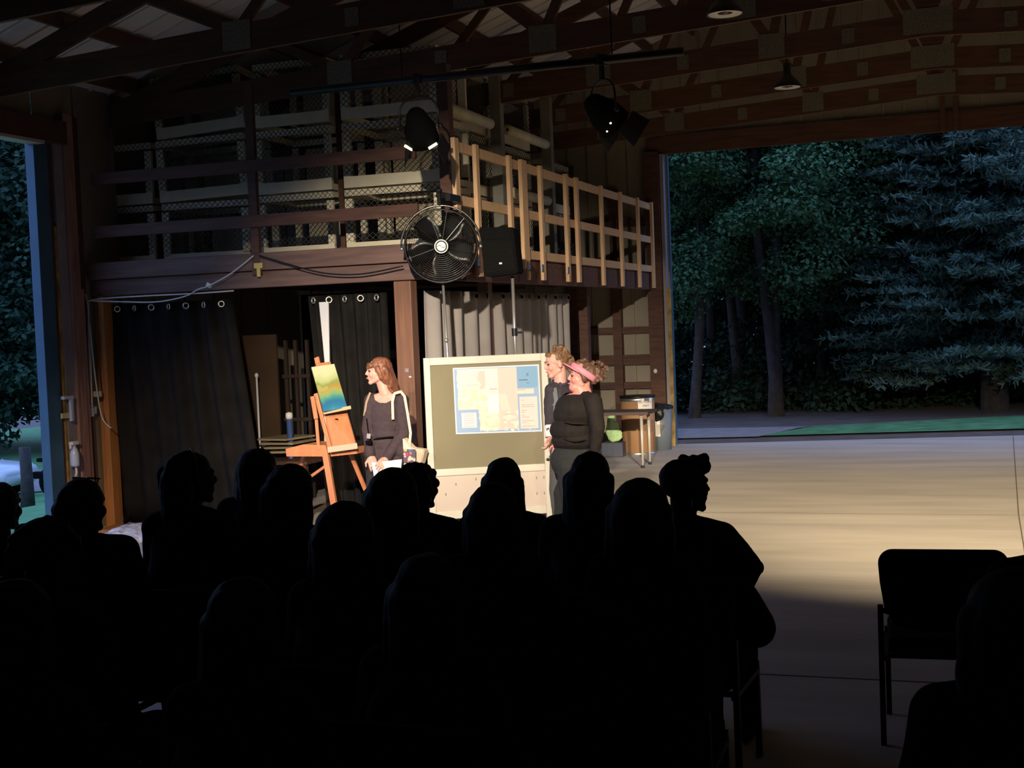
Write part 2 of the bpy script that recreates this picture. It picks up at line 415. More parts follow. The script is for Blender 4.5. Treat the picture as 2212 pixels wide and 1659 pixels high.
# outside ground
def gz(x, y):
    z = -0.015
    if x < -8.7: z -= 0.155*min(-8.7-x, 15)
    if y > 20: z -= 0.012*(y-20)
    return z
b = MB(); n = 60
V = [[None]*(n+1) for _ in range(n+1)]
for i in range(n+1):
    for j in range(n+1):
        x = -75+105*i/n; y = -10+90*j/n
        V[i][j] = b.bm.verts.new((x, y, gz(x, y)-0.01 + (-0.15 if (XL-0.4 < x < XR+0.4 and YB < y < 16.5) else 0)))
for i in range(n):
    for j in range(n): b.bm.faces.new((V[i][j], V[i+1][j], V[i+1][j+1], V[i][j+1]))
struct('ground', b, M_dirt)
def sheet(name, pts, m, up=0.02, n=14):
    """ground cover draped on the slope inside a quad"""
    q = MB(); p = [Vector(x) for x in pts]
    G = [[q.bm.verts.new((lambda v: (v.x, v.y, gz(v.x, v.y)+up))(p[0].lerp(p[1], i/n).lerp(p[3].lerp(p[2], i/n), j/n))) for j in range(n+1)] for i in range(n+1)]
    for i in range(n):
        for j in range(n): q.bm.faces.new((G[i][j], G[i+1][j], G[i+1][j+1], G[i][j+1]))
    return struct(name, q, m)
g0 = [atZ(*q, -0.1) for q in ((1640, 955), (2212, 938), (2212, 903), (1760, 930))]
g0[1] = g0[1] + (g0[1]-g0[0])*1.5; g0[2] = g0[2] + (g0[2]-g0[3])*2.0
sheet('lawn', [(v.x, v.y, 0) for v in g0], M_grass)
g1 = [atZ(*q, -0.1) for q in ((1400, 962), (1640, 956), (1740, 930), (1400, 936))]
sheet('gravel_path', [(v.x, v.y, 0) for v in g1], M_gravel, 0.015)
sheet('lawn', [(-8.6, 2, 0), (-8.6, 22, 0), (-48, 62, 0), (-60, 10, 0)], M_grass, 0.02, 30)
sheet('road', [(-27, 30, 0), (-21.5, 35, 0), (-24, 41, 0), (-36, 34, 0)], M_gravel, 0.05, 8)
sheet('lawn', [(-22, 41, 0), (-36, 33, 0), (-44, 43, 0), (-24, 50, 0)], M_grass, 0.03, 8)

# ------------------------------------------------------------------ loft
XS = -4.72                                # side face of the loft (curtains hang here)
loft = thing('storage_loft', (-6.5, 14.0, 0), 'wooden storage loft on posts with open bays underneath', 'loft')
LO = (-6.5, 14.0, 0)
def lp(name, q, m=M_redwood): return q.build(name, m, loft)
q = MB(LO); q.box(((XL+XS)/2+0.02, (YF+YW)/2, 2.60), (XS-XL-0.1, YW-YF-0.25, 0.04)); lp('deck', q, M_beam)
q = MB(LO); q.box(((XL+XS)/2+0.02, YF+0.0, 2.575), (XS-XL-0.02, 0.16, 0.165), bev=0.008); lp('front_beam', q, M_beam)
q = MB(LO); q.box(((XL+XS)/2+0.02, YF+0.03, 2.41), (XS-XL-0.02, 0.09, 0.16), bev=0.008); lp('front_beam', q, M_beam)
q = MB(LO); q.box((XS-0.02, (YF+YW)/2, 2.42), (0.09, YW-YF-0.1, 0.17), bev=0.006); lp('side_beam', q, M_redwood)
q = MB(LO); q.box((-4.33, (YF+YW)/2+0.05, 2.42), (0.05, YW-YF-0.15, 0.24), bev=0.006); lp('side_beam', q, M_redwood)
for i in range(9):
    y = YF+0.5+i*0.9
    q = MB(LO); q.box((-4.53, y, 2.44), (0.42, 0.05, 0.18)); lp('cantilever_joist', q, M_redwood)
q = MB(LO); q.box((-4.53, (YF+YW)/2, 2.56), (0.42, YW-YF-0.2, 0.03)); lp('walkway_board', q, M_beam)
for i in range(7):
    x = XL+0.5+i*0.5
    q = MB(LO); q.box((x, (YF+YW)/2, 2.49), (0.05, YW-YF-0.3, 0.17)); lp('joist', q, M_redwood)
pc = atY(885, 800, YF)
q = MB(LO); q.box((pc.x, YF-0.02, 1.16), (0.17, 0.15, 2.32), bev=0.008)
post = lp('corner_post', q, M_post)
for (px, py, w, h, m) in ((879, 800, 0.035, 0.035, M_greysteel), (886, 814, 0.022, 0.012, M_paper)):
    v = atY(px, py, YF-0.1); q = MB(LO); q.box((v.x, YF-0.098, v.z), (w, 0.006, h)); q.build('post_fitting', m, post)
for x, m in ((atY(234, 900, YF).x-0.02, M_orange),):
    q = MB(LO); q.box((x-0.05, YF+0.06, 1.16), (0.10, 0.05, 2.32)); lp('end_post', q, M_orange)
    q = MB(LO); q.box((x+0.03, YF+0.03, 1.16), (0.06, 0.14, 2.32)); lp('end_post', q, M_orange)
for px in (1050, 1263):
    v = atX(px, 700, XS-0.06); q = MB(LO); q.box((XS-0.06, v.y, 1.17), (0.12, 0.13, 2.34)); lp('side_post', q, M_post if px == 1050 else M_redwood)
q = MB(LO); q.box((atY(554, 400, YF).x, YF-0.06, 3.35), (0.085, 0.05, 1.8), bev=0.005); up1 = lp('loft_upright', q)
v = atY(560, 583, YF-0.08); q = MB(LO); q.box((v.x, YF-0.092, v.z), (0.035, 0.012, 0.13)); q.box((v.x, YF-0.094, v.z+0.04), (0.09, 0.012, 0.05)); q.build('yellow_bracket', M_yellow, up1)
q = MB(LO); q.box((atY(966, 400, YF).x, YF+0.02, 3.38), (0.11, 0.12, 1.75), bev=0.005); lp('loft_upright', q)
for x, y in ((atX(1075, 300, -4.72).x, atX(1075, 300, -4.72).y), (-4.72, atX(1182, 300, -4.72).y)):
    q = MB(LO); q.box((x, y, 3.6), (0.12, 0.12, 2.0)); lp('loft_upright', q, M_grpost)
for px in (337, 742):
    x = atY(px, 400, 11.9).x
    q = MB(LO); q.box((x, 11.86, 3.5), (0.05, 0.05, 1.8)); lp('loft_stud', q)
for z in (3.475, 2.955):
    q = MB(LO); q.box(((XL+XS)/2+0.12, YF-0.11, z+0.0), (XS-XL-0.1, 0.04, 0.115), bev=0.004)
    lp('guard_board', q)
# back and side walls of the storage bay under the loft
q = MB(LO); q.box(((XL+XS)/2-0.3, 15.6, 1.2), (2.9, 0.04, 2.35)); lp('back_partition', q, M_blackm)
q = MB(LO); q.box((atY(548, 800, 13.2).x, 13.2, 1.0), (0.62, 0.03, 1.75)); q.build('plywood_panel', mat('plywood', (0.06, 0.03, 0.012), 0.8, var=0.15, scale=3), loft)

# side railing of new pine
rail = thing('balcony_railing', (-4.27, 11.2, 2.3), 'new pine balcony railing along the right side of the loft', 'railing')
RO = (-4.27, 11.2, 2.3); YR0, YR1 = 11.07, 19.0
for z0, h in ((3.50, 0.09), (3.02, 0.09), (2.60, 0.09)):
    q = MB(RO); q.box((-4.285, (YR0+YR1)/2, z0-h/2+0.045), (0.038, YR1-YR0, h), bev=0.003); q.build('rail', M_pine, rail)
for px, zb, w in ((989, 2.5, 0.09), (1033, 2.34, 0.07), (1104, 2.6, 0.07), (1133, 2.45, 0.15), (1170, 2.34, 0.07), (1224, 2.34, 0.07), (1247, 2.34, 0.08), (1300, 2.32, 0.07), (1341, 2.32, 0.07), (1378, 2.32, 0.07), (1408, 2.32, 0.07)):
    y = atX(px, 480, -4.25).y
    q = MB(RO); q.box((-4.25, y, (zb+3.56)/2), (0.04, w*1.15, 3.56-zb), bev=0.003); q.build('baluster', M_pine, rail)
for px in (1035, 1142, 1173, 1228):
    y = atX(px, 575, -4.22).y
    q = MB(RO); q.box((-4.225, y, 2.47), (0.012, 0.06, 0.07)); q.build('steel_bracket', M_galv, rail)
    q = MB(RO); q.box((-4.225, y+0.01, 2.38), (0.03, 0.06, 0.09), bev=0.01); q.build('joist_end', M_pine, rail)

# wire fronted wooden crates stored on the loft
def make_crate():
    t = thing('storage_crate', (0, 0, 0), 'x', 'crate', 'wire fronted cream crates on the loft')
    w, d, h = 0.88, 0.75, 0.62
    q = MB()
    q.box((0, 0, 0.055), (w, 0.04, 0.11)); q.box((0, 0, h-0.03), (w, 0.04, 0.06))
    for s in (-1, 1): q.box((s*(w/2-0.035), 0, h/2), (0.07, 0.04, h-0.171))
    q.build('front_frame', M_cream, t)
    q = MB()
    q.box((0, d, 0.05), (w, 0.04, 0.1)); q.box((0, d, h-0.03), (w, 0.04, 0.06))
    for s in (-1, 1): q.box((s*(w/2-0.035), d, h/2), (0.07, 0.04, h-0.161))
    for s in (-1, 1):
        q.box((s*(w/2-0.02), d/2, 0.03), (0.04, d-0.041, 0.06)); q.box((s*(w/2-0.02), d/2, h-0.025), (0.04, d-0.041, 0.05))
    q.build('back_frame', M_cream, t)
    q = MB(); q.box((0.03, d-0.03, h/2), (w-0.30, 0.012, h-0.2)); q.build('back_panel', M_panel, t)
    q = MB(); z0, z1, x0, x1 = 0.12, h-0.003, -w/2+0.004, w/2-0.004; st = 0.055
    H = z1-z0
    for s in (1, -1):
        k = -int(H/st)-1
        while k*st < (x1-x0):
            xa, xb = x0+k*st, x0+k*st+H; za, zb = z0, z1
            if xa < x0: za += (x0-xa); xa = x0
            if xb > x1: zb -= (xb-x1); xb = x1
            if xb > xa+1e-3:
                if s == 1: A, B_ = (xa, -0.023, za), (xb, -0.023, zb)
                else: A, B_ = (-xa+x0+x1-0.0, -0.023, za), (-xb+x0+x1, -0.023, zb)
                q.bar(A, B_, 0.004, 0.004)
            k += 1
    q.build('wire_mesh', M_wire, t)
    return t
crate = make_crate(); remember(crate)
cols = [(172, 334), (350, 527), (562, 722), (748, 957)]
colname = ['leftmost loft', 'second loft', 'third loft', 'rightmost loft']
lev = [(2.63, 'bottom'), (3.27, 'middle'), (3.93, 'top')]
first = True
for ci, (a_, b_) in enumerate(cols):
    xa = atY(a_, 400, 11.75).x; xb = atY(b_, 400, 11.75).x
    for li, (z, ln) in enumerate(lev):
        if li == 2 and ci == 0: continue
        t = crate if first else copy_tree(crate); first = False
        t.location = ((xa+xb)/2, 11.72+(0.06 if ci == 1 else 0), z); t.scale = ((xb-xa)/0.88, 1, 1)
        t.rotation_euler = (0, 0, (0, 0.10, 0, 0)[ci]+(0.05 if (ci == 1 and li > 0) else 0))
        if ci == 1 and li > 0: t.rotation_euler[1] = -0.04*li; t.location.z += 0.015
        t['label'] = 'wire fronted cream crate, %s level of the %s stack' % (ln, colname[ci])
for i, (y, z) in enumerate(((13.12, 2.63), (13.12, 3.27), (13.12, 3.93), (14.5, 2.63), (14.5, 3.27), (14.5, 3.93), (16.1, 2.63), (16.1, 3.27))):
    t = copy_tree(crate); t.location = (-4.86, y, z); t.rotation_euler = (0, 0, PI/2); t.scale = (1.25, 1, 1)
    t['label'] = 'cream crate behind the side railing, %s level, %s stack from the fan' % (lev[int(round((z-2.63)/0.65))][1], ['first', 'second', 'third'][0 if y < 14 else 1 if y < 15 else 2])
    t['group'] = 'crates behind the side railing'
for i, (y0, y1, z) in enumerate(((11.75, 13.15, 3.99), (13.7, 15.1, 4.0), (13.7, 15.1, 3.33))):
    q = MB((-4.66, (y0+y1)/2, z)); q.lathe((-4.66, y0, z), [(0.02, 0), (0.055, 0), (0.055, y1-y0), (0.02, y1-y0), (0.02, 0)], axis=(0, 1, 0), n=18)
    tag(q.build('cloth_roll', M_cream, None, True), 'long pale cloth roll in the loft, ' + ('nearest the corner upright' if i == 0 else '%s one between the grey posts' % ('upper' if i == 1 else 'lower')), 'roll', 'pale rolls in the loft')

# ------------------------------------------------------------------ curtains
def curtain(name, A, B_, ztop, zbot, folds, amp, m, label, cat='curtain', group=None, botA=None, botB=None, rings=0, nx=None, phase=0.0, ringm=None, holes=False, bulge=0.0):
    A = Vector(A); B_ = Vector(B_); botA = Vector(botA) if botA else A; botB = Vector(botB) if botB else B_
    mid = (A+B_)/2; t = thing(name, (mid.x, mid.y, zbot), label, cat, group)
    q = MB((mid.x, mid.y, zbot)); nx = nx or folds*10; nz = 16
    nrm = Vector((-(B_-A).y, (B_-A).x, 0)).normalized(); G = []
    for i in range(nx+1):
        s = i/nx; col = []
        for j in range(nz+1):
            u = j/nz; p = A.lerp(B_, s).lerp(botA.lerp(botB, s), u)
            a = amp*(1+0.25*math.sin(3*s*PI+u*2)); off = a*math.sin(2*PI*folds*s+phase+0.25*math.sin(5*u+7*s)) + bulge*math.sin(PI*u)*math.sin(PI*s)
            z = ztop+(zbot-ztop)*u
            col.append(q.bm.verts.new((p.x+nrm.x*off, p.y+nrm.y*off, z)))
        G.append(col)
    for i in range(nx):
        for j in range(nz): q.bm.faces.new((G[i][j], G[i+1][j], G[i+1][j+1], G[i][j+1]))
    o = q.build('cloth', m, t, True)
    md = o.modifiers.new('t', 'SOLIDIFY'); md.thickness = 0.004
    for k in range(rings):
        s = (k+0.5)/rings; p = A.lerp(B_, s); dirn = (B_-A).normalized()
        sgn = 1 if k % 2 == 0 else -1
        ax = (nrm*1.0 + dirn*0.55*sgn).normalized()
        q = MB((mid.x, mid.y, zbot)); c = Vector((p.x, p.y, ztop-0.045)) - nrm*(amp+0.01)*1.0
        if (c-Vector((0, 0, 1.9))).length > (c+nrm*2*(amp+0.01)-Vector((0, 0, 1.9))).length: c = c+nrm*2*(amp+0.01)
        q.torus(c, 0.027, 0.0075 if not holes else 0.004, axis=ax, n=20, m=8); q.build('grommet', ringm or M_ring, t, True)
        if holes:
            q = MB((mid.x, mid.y, zbot)); q.lathe(c, [(0.0005, -0.003), (0.024, -0.003), (0.024, 0.003), (0.0005, 0.003)], axis=ax, n=18); q.build('grommet_hole', M_blackm, t)
    return t
def fy(px, Y=YF+0.12): v = atY(px, 700, Y); return (v.x, Y, 0)
curtain('black_curtain', fy(207), fy(505), 2.24, 0.10, 7, 0.035, M_dcurt, 'black grommet curtain on the left under the loft, its right edge pulled aside', group='black curtains under the loft', botA=fy(225), botB=fy(560), rings=8)
curtain('black_curtain', fy(668), fy(838), 2.23, 0.04, 6, 0.04, M_dcurt, 'black grommet curtain hanging behind the easel beside the brown post', group='black curtains under the loft', botA=fy(690), botB=fy(842), rings=5)
v = atY(698, 760, YF+0.02)
q = MB((v.x, YF+0.02, 1.0)); q.poly([atY(689, 653, YF+0.02), atY(709, 652, YF+0.02), atY(712, 800, YF+0.02), atY(714, 960, YF+0.02), atY(700, 960, YF+0.02), atY(702, 790, YF+0.02)], (0, 0.015, 0))
tag(q.build('white_strip', M_white), 'narrow white strip hanging in front of the black curtain behind the easel', 'strip')
gc = [(925, 995, 3, 0, 'wide pale one behind the metal pole'), (1005, 1056, 2, 2, 'narrow one left of the brown side post'),
      (1066, 1180, 6, 6, 'long pleated one behind the speaker stand'), (1183, 1226, 3, 3, 'darkest and farthest one')]
for a_, b_, f_, rg, lab in gc:
    A = atX(a_, 640, XS+0.02); B_ = atX(b_, 650, XS+0.02)
    curtain('grey_curtain', (A.x, A.y, 0), (B_.x, B_.y, 0), 2.23, 0.35, f_, 0.045, M_gcurt, 'light grey curtain on the loft side, ' + lab, group='grey curtains along the loft side', rings=rg, holes=True, ringm=M_gcurt, phase=1.0)

# small fittings on the left post and beam
def wire(name, pts, r, m, label, cat, group=None):
    pts = [Vector(p) for p in pts]
    # smooth through the points
    P = []
    for i in range(len(pts)-1):
        p0 = pts[max(i-1, 0)]; p1 = pts[i]; p2 = pts[i+1]; p3 = pts[min(i+2, len(pts)-1)]
        for k in range(6):
            t = k/6
            P.append(0.5*((2*p1)+(-p0+p2)*t+(2*p0-5*p1+4*p2-p3)*t*t+(-p0+3*p1-3*p2+p3)*t**3))
    P.append(pts[-1])
    q = MB(tuple(pts[0])); q.tube(P, r, 8)
    return tag(q.build(name, m, None, True), label, cat, group)
Yc = YF-0.13
wire('conduit', [atY(173, 600, Yc), atY(176, 625, Yc), atY(189, 655, Yc), atY(192, 760, Yc), atY(196, 880, Yc)], 0.011, M_conduit, 'grey conduit running down the left post between two outlet boxes', 'conduit')
wire('power_cable', [atY(199, 880, Yc-0.02), atY(195, 760, Yc-0.02), atY(191, 665, Yc-0.02), atY(200, 648, Yc-0.02), atY(300, 640, Yc-0.02), atY(420, 634, Yc-0.02), atY(505, 628, Yc-0.02)], 0.008, M_conduit, 'pale cable running up the left post and along the underside of the loft beam', 'cable')
wire('power_cable', [atY(200, 650, Yc-0.04), atY(270, 652, Yc-0.04), atY(340, 652, Yc-0.04), atY(400, 640, Yc-0.04), atY(428, 625, Yc-0.04), atY(452, 617, Yc-0.04), atY(500, 590, Yc-0.04), atY(548, 552, Yc-0.04)], 0.007, M_conduit, 'thin cable sagging below the loft beam over the black curtain rings', 'cable')
wire('power_cable', [atY(194, 700, Yc-0.04), atY(203, 790, Yc-0.04), atY(212, 860, Yc-0.04), atY(222, 905, Yc-0.04), atY(240, 925, Yc-0.04)], 0.007, M_conduit, 'loose pale cord hanging down beside the lower outlet box on the left post', 'cable')
wire('power_cable', [atY(560, 552, Yc-0.02), atY(620, 570, Yc-0.02), atY(700, 590, Yc-0.02), atY(780, 592, Yc-0.02), atY(870, 575, Yc-0.02)], 0.007, M_black, 'black cable sagging across the front of the loft beam towards the fan', 'cable')
for (px, py, w, h, lab) in ((168, 590, 0.055, 0.12, 'light blue-grey outlet box at loft beam height on the left post'), (195, 887, 0.06, 0.12, 'light blue-grey outlet box low on the left post where the conduit ends')):
    v = atY(px, py, Yc); o = MB(tuple(v)); o.box(v, (w, 0.05, h), bev=0.006); o.box((v.x, v.y-0.03, v.z), (w*0.7, 0.006, h*0.75)); o.box((v.x, v.y+0.05, v.z), (w*0.6, 0.06, h*0.6))
    tag(o.build('outlet_box', mat('box_grey', (0.55, 0.6, 0.72), 0.4)), lab, 'outlet box')
v = atY(452, 616, Yc); o = MB(tuple(v)); o.box(v, (0.05, 0.03, 0.04), Matrix.Rotation(0.5, 3, 'Y')); tag(o.build('cable_clip', M_paper), 'small white clip on the loft beam above the black curtain', 'clip')
v = atX(140, 898, XL+0.08); o = MB(tuple(v)); o.box(v, (0.02, 0.10, 0.05)); tag(o.build('yellow_tape', mat('pale_yellow', (0.6, 0.58, 0.3), 0.6)), 'pale yellow tape patch on the grey strip left of the corner column', 'tape')
v = atX(146, 870, XL+0.1); o = MB(tuple(v)); o.box(v+Vector((0, 0, 0.05)), (0.04, 0.14, 0.03)); o.box(v+Vector((0, 0.05, -0.07)), (0.03, 0.035, 0.22)); tag(o.build('door_latch', mat('box_grey', (0.5, 0.5, 0.5))), 'grey metal latch bracket on the left jamb above the yellow tape', 'latch')
# spray bottle hanging on the jamb
v = atX(161, 985, XL+0.12); t = thing('spray_bottle', tuple(v), 'clear white bottle hanging on the left corner column', 'bottle')
o = MB(tuple(v)); o.lathe(v+Vector((0, 0, -0.1)), [(0.001, 0), (0.04, 0.0), (0.045, 0.02), (0.045, 0.12), (0.03, 0.17), (0.015, 0.19), (0.015, 0.21), (0.001, 0.21)]); o.build('bottle_body', mat('cloudy_plastic', (0.55, 0.62, 0.75), 0.25), t, True)
o = MB(tuple(v)); o.box(v+Vector((0, 0, 0.125)), (0.05, 0.1, 0.035), bev=0.008); o.box(v+Vector((0, -0.05, 0.10)), (0.02, 0.015, 0.05)); o.build('spray_head', M_white, t)
o = MB(tuple(v)); o.tube([v+Vector((0, 0.01, -0.1)), v+Vector((0, 0.02, -0.16)), v+Vector((0, 0.0, -0.2))], 0.012, 8); o.build('dangling_tag', M_white, t, True)
o = MB((-8.02, YF-0.12, 1.45)); v = atY(211, 851, YF-0.12); o.o = v; o.box(v, (0.09, 0.04, 0.06), bev=0.01); tag(o.build('cord_cleat', mat('tan_plastic', (0.5, 0.42, 0.3), 0.5)), 'tan cleat on the orange post where the cord is tied', 'cleat')

# ------------------------------------------------------------------ things under the loft, seen in the gap
v = atY(627, 950, 12.6)
t = thing('blue_tube', (v.x, 12.6, 0), 'dark blue upright tube with a white cap in the gap between the curtains', 'tube')
q = MB((v.x, 12.6, 0)); zt = atY(626, 905, 12.6).z; q.lathe((v.x, 12.6, 0), [(0.001, 0), (0.032, 0), (0.032, zt), (0.001, zt)]); q.build('tube_body', mat('navy_plastic', (0.05, 0.09, 0.25), 0.4), t, True)
q = MB((v.x, 12.6, 0)); q.lathe((v.x, 12.6, 0), [(0.001, zt), (0.036, zt), (0.04, zt+0.03), (0.036, zt+0.065), (0.001, zt+0.075)]); q.build('cap', M_white, t, True)
v = atY(556, 850, 12.9); zt = atY(556, 815, 12.9).z
q = MB((v.x, 12.9, 0)); q.lathe((v.x, 12.9, 0), [(0.001, 0), (0.012, 0), (0.012, zt), (0.001, zt)]); q.ell((v.x, 12.9, zt+0.02), (0.022, 0.022, 0.03)); tag(q.build('broom_handle', M_white, None, True), 'thin white stick leaning place beside the plywood panel under the loft', 'stick')
for i in range(4):
    a_ = atY(592+i*6, 950+i*9, 12.5); q = MB(tuple(a_)); q.box(a_+Vector((0, 0.25, 0)), (0.42, 0.5, 0.02), Matrix.Rotation(0.15*i-0.2, 3, 'Z'))
    tag(q.build('loose_board', mat('old_board', (0.34, 0.27, 0.16), 0.7, var=0.2, scale=5)), ['topmost', 'second', 'third', 'lowest'][i] + ' of the loose boards lying on a table behind the easel box', 'board', 'loose boards under the loft')
q0 = atY(610, 985, 12.6)
t = thing('work_table', (q0.x, 12.7, 0), 'low dark work table under the loft holding loose boards', 'table')
ot = (q0.x, 12.7, 0); ztab = atY(610, 990, 12.5).z
q = MB(ot); q.box((q0.x, 12.75, ztab-0.03), (0.9, 0.9, 0.035)); q.build('tabletop', M_redwood, t)
for sx in (-1, 1):
    for sy in (-1, 1):
        q = MB(ot); q.box((q0.x+sx*0.4, 12.75+sy*0.4, (ztab-0.05)/2), (0.05, 0.05, ztab-0.05)); q.build('leg', M_redwood, t)
# wooden frame leaning at the back of the gap
t = thing('wooden_rack', (atY(645, 850, 13.4).x, 13.4, 0), 'dim wooden rack standing at the back between the two black curtains', 'rack')
o_ = (t.location.x, 13.4, 0)
for px in (622, 643, 668):
    x = atY(px, 850, 13.4).x; q = MB(o_); q.box((x, 13.4, 0.9), (0.035, 0.04, 1.8)); q.build('upright', mat('shaded_wood', (0.03, 0.016, 0.011)), t)  # shadow under the loft is put into this near-black brown
for py in (812, 905):
    z = atY(645, py, 13.4).z; q = MB(o_); q.box((atY(645, 850, 13.4).x, 13.365, z), (0.35, 0.025, 0.04)); q.build('crossbar', mat('shaded_wood', (0, 0, 0)), t)
# things by the left post foot
v = atZ(271, 1118, 0.0)
q = MB((v.x, v.y, 0)); q.lathe((v.x, v.y, 0), [(0.001, 0.0), (0.028, 0.0), (0.033, 0.10), (0.001, 0.10)]); tag(q.build('white_cup', M_white, None, True), 'small white cup on the floor beside the orange post', 'cup')
v = atZ(290, 1160, 0.0)
q = MB((v.x, v.y, 0)); q.ell((v.x, v.y, 0.02), (0.28, 0.35, 0.09)); q.ell((v.x+0.2, v.y-0.2, 0.02), (0.22, 0.2, 0.06)); q.box((v.x-0.1, v.y+0.2, 0.05), (0.3, 0.3, 0.05), Matrix.Rotation(0.4, 3, 'Z'))
tag(q.organic('crumpled_sheet', mat('grey_white_sheet', (0.5, 0.5, 0.55), 0.7, var=0.3, scale=9), None, 0.012, 2, 0.05, 14), 'crumpled grey-white sheet on the floor beside the orange post', 'sheet')
q = MB((-7.8, 11.0, 0)); q.box((-7.75, 11.0, 0.02), (0.7, 0.35, 0.035), Matrix.Rotation(0.1, 3, 'Z')); tag(q.build('plank_offcut', M_orange), 'tan plank lying at the foot of the orange post under the white cup', 'plank')

# ------------------------------------------------------------------ fan
FY = 10.86; fc = atY(953, 530, FY); fr = (atY(1028, 530, FY)-atY(878, 530, FY)).length/2
fan = thing('drum_fan', tuple(fc), 'black round drum fan mounted on the corner of the loft', 'fan')
fo = tuple(fc); ax = (CAM_ := Vector((0, 0, 1.9)))-fc; ax.z = 0; ax.normalize()
ax = (ax + Vector((0, 0, -0.12))).normalized()
q = MB(fo); rr = fr
q.lathe(fc, [(rr*0.93, -0.14), (rr*0.96, -0.12), (rr*0.965, 0.1), (rr*0.99, 0.115), (rr*0.965, 0.13), (rr*0.94, 0.12), (rr*0.94, -0.14), (rr*0.93, -0.14)], axis=ax, n=48); drum = q.build('drum', M_black, fan, True)
zv = ax; uv = zv.orthogonal().normalized(); uv = Vector((0, 0, 1)); uv = (uv-zv*uv.dot(zv)).normalized(); wv = zv.cross(uv)
def onfan(r, a, h): return fc+zv*h+(wv*math.cos(a)+uv*math.sin(a))*r
q = MB(fo)
for s in (-1, 1):
    q2 = q
    for rad in [rr*(0.25+0.7*k/13) for k in range(14)]: q.torus(fc+zv*0.13*s, rad, 0.0013, axis=zv, n=40, m=5)
    for k in range(12): q.tube([onfan(rr*0.2, k*PI/6+0.2, 0.135*s), onfan(rr*0.96, k*PI/6+0.2, 0.128*s)], 0.002, 5)
q.build('guard_grille', mat('guard_wire', (0.10, 0.10, 0.10), 0.3, 0.9), fan)
for k in range(5):
    a0 = k*2*PI/5+0.9; q = MB(fo); G = []
    for i in range(7):
        r = rr*(0.16+0.72*i/6); wd = 0.30+0.30*math.sin(PI*min(1, i/6+0.15)); row = []
        for j in range(6):
            t_ = j/5-0.5; row.append(q.bm.verts.new(onfan(r, a0+t_*wd*2.0, 0.05*t_*2)))
        G.append(row)
    for i in range(6):
        for j in range(5): q.bm.faces.new((G[i][j], G[i+1][j], G[i+1][j+1], G[i][j+1]))
    o = q.build('blade', mat('blade_metal', (0.06, 0.06, 0.057), 0.38, 0.9), fan, True); md = o.modifiers.new('t', 'SOLIDIFY'); md.thickness = 0.003
q = MB(fo); q.lathe(fc, [(0.001, -0.1), (0.075, -0.1), (0.075, 0.1), (0.001, 0.1)], axis=zv, n=24); q.build('motor', M_black, fan, True)
q = MB(fo); q.lathe(fc, [(0.001, 0.136), (0.060, 0.136), (0.060, 0.146), (0.001, 0.146)], axis=zv, n=32); hub = q.build('hub_badge', mat('badge_silver', (0.7, 0.66, 0.56), 0.4, 0.3), fan)
q = MB(fo); q.torus(fc+zv*0.147, 0.046, 0.006, axis=zv, n=28, m=6)
for k in range(10):   # swirl through the middle of the badge
    s = -1+2*k/9.0; p = fc+zv*0.147+wv*0.034*s+uv*0.010*math.sin(PI*s); q.ell(p, (0.0045, 0.0045, 0.003), u=8, v=6)
q.build('badge_mark', M_black, hub)
q = MB(fo); P = [onfan(rr*1.05, PI*t/24-0.12+(PI+0.24)*0, 0.02) for t in range(25)]
q.tube([onfan(rr*1.06, -0.05+(PI+0.1)*t/24, 0.03) for t in range(25)], 0.010, 8); q.build('yoke', mat('yoke_metal', (0.16, 0.15, 0.13), 0.3, 0.9), fan, True)
for a_ in (-0.05, PI+0.05):
    q = MB(fo); q.ell(onfan(rr*1.05, a_, 0.04), (0.018, 0.018, 0.018)); q.build('pivot_knob', M_galv, fan, True)
q = MB(fo); tp = onfan(rr*1.06, PI/2, 0.03)
q.bar(tp, tp+Vector((0.0, 0.0, 0.11)), 0.03, 0.03); q.bar(tp+Vector((-0.02, 0, 0.10)), tp+Vector((0.10, 0.12, 0.07)), 0.04, 0.05); q.ell(tp+Vector((0, 0, 0.13)), (0.03, 0.03, 0.025)); q.box(tp+Vector((0.11, 0.05, 0.06)), (0.045, 0.25, 0.06)); q.build('wall_bracket', M_black, fan)
v = atY(957, 612, FY+0.02); w_ = atY(969, 800, FY+0.02)
q = MB((w_.x, FY, 0)); q.tube([(v.x, FY+0.02, v.z+0.0), (w_.x, FY+0.02, w_.z), (w_.x+0.01, FY+0.02, 0.03)], 0.012, 10); q.ell((atY(964, 735, FY).x, FY, atY(964, 735, FY).z), (0.02, 0.02, 0.02)); q.lathe((w_.x+0.01, FY+0.02, 0), [(0.001, 0), (0.16, 0), (0.16, 0.015), (0.02, 0.035), (0.001, 0.035)])
tag(q.build('metal_pole', mat('satin_pole', (0.5, 0.47, 0.43), 0.35, 0.7), None, True), 'thin pale metal pole standing under the fan behind the display board', 'pole')

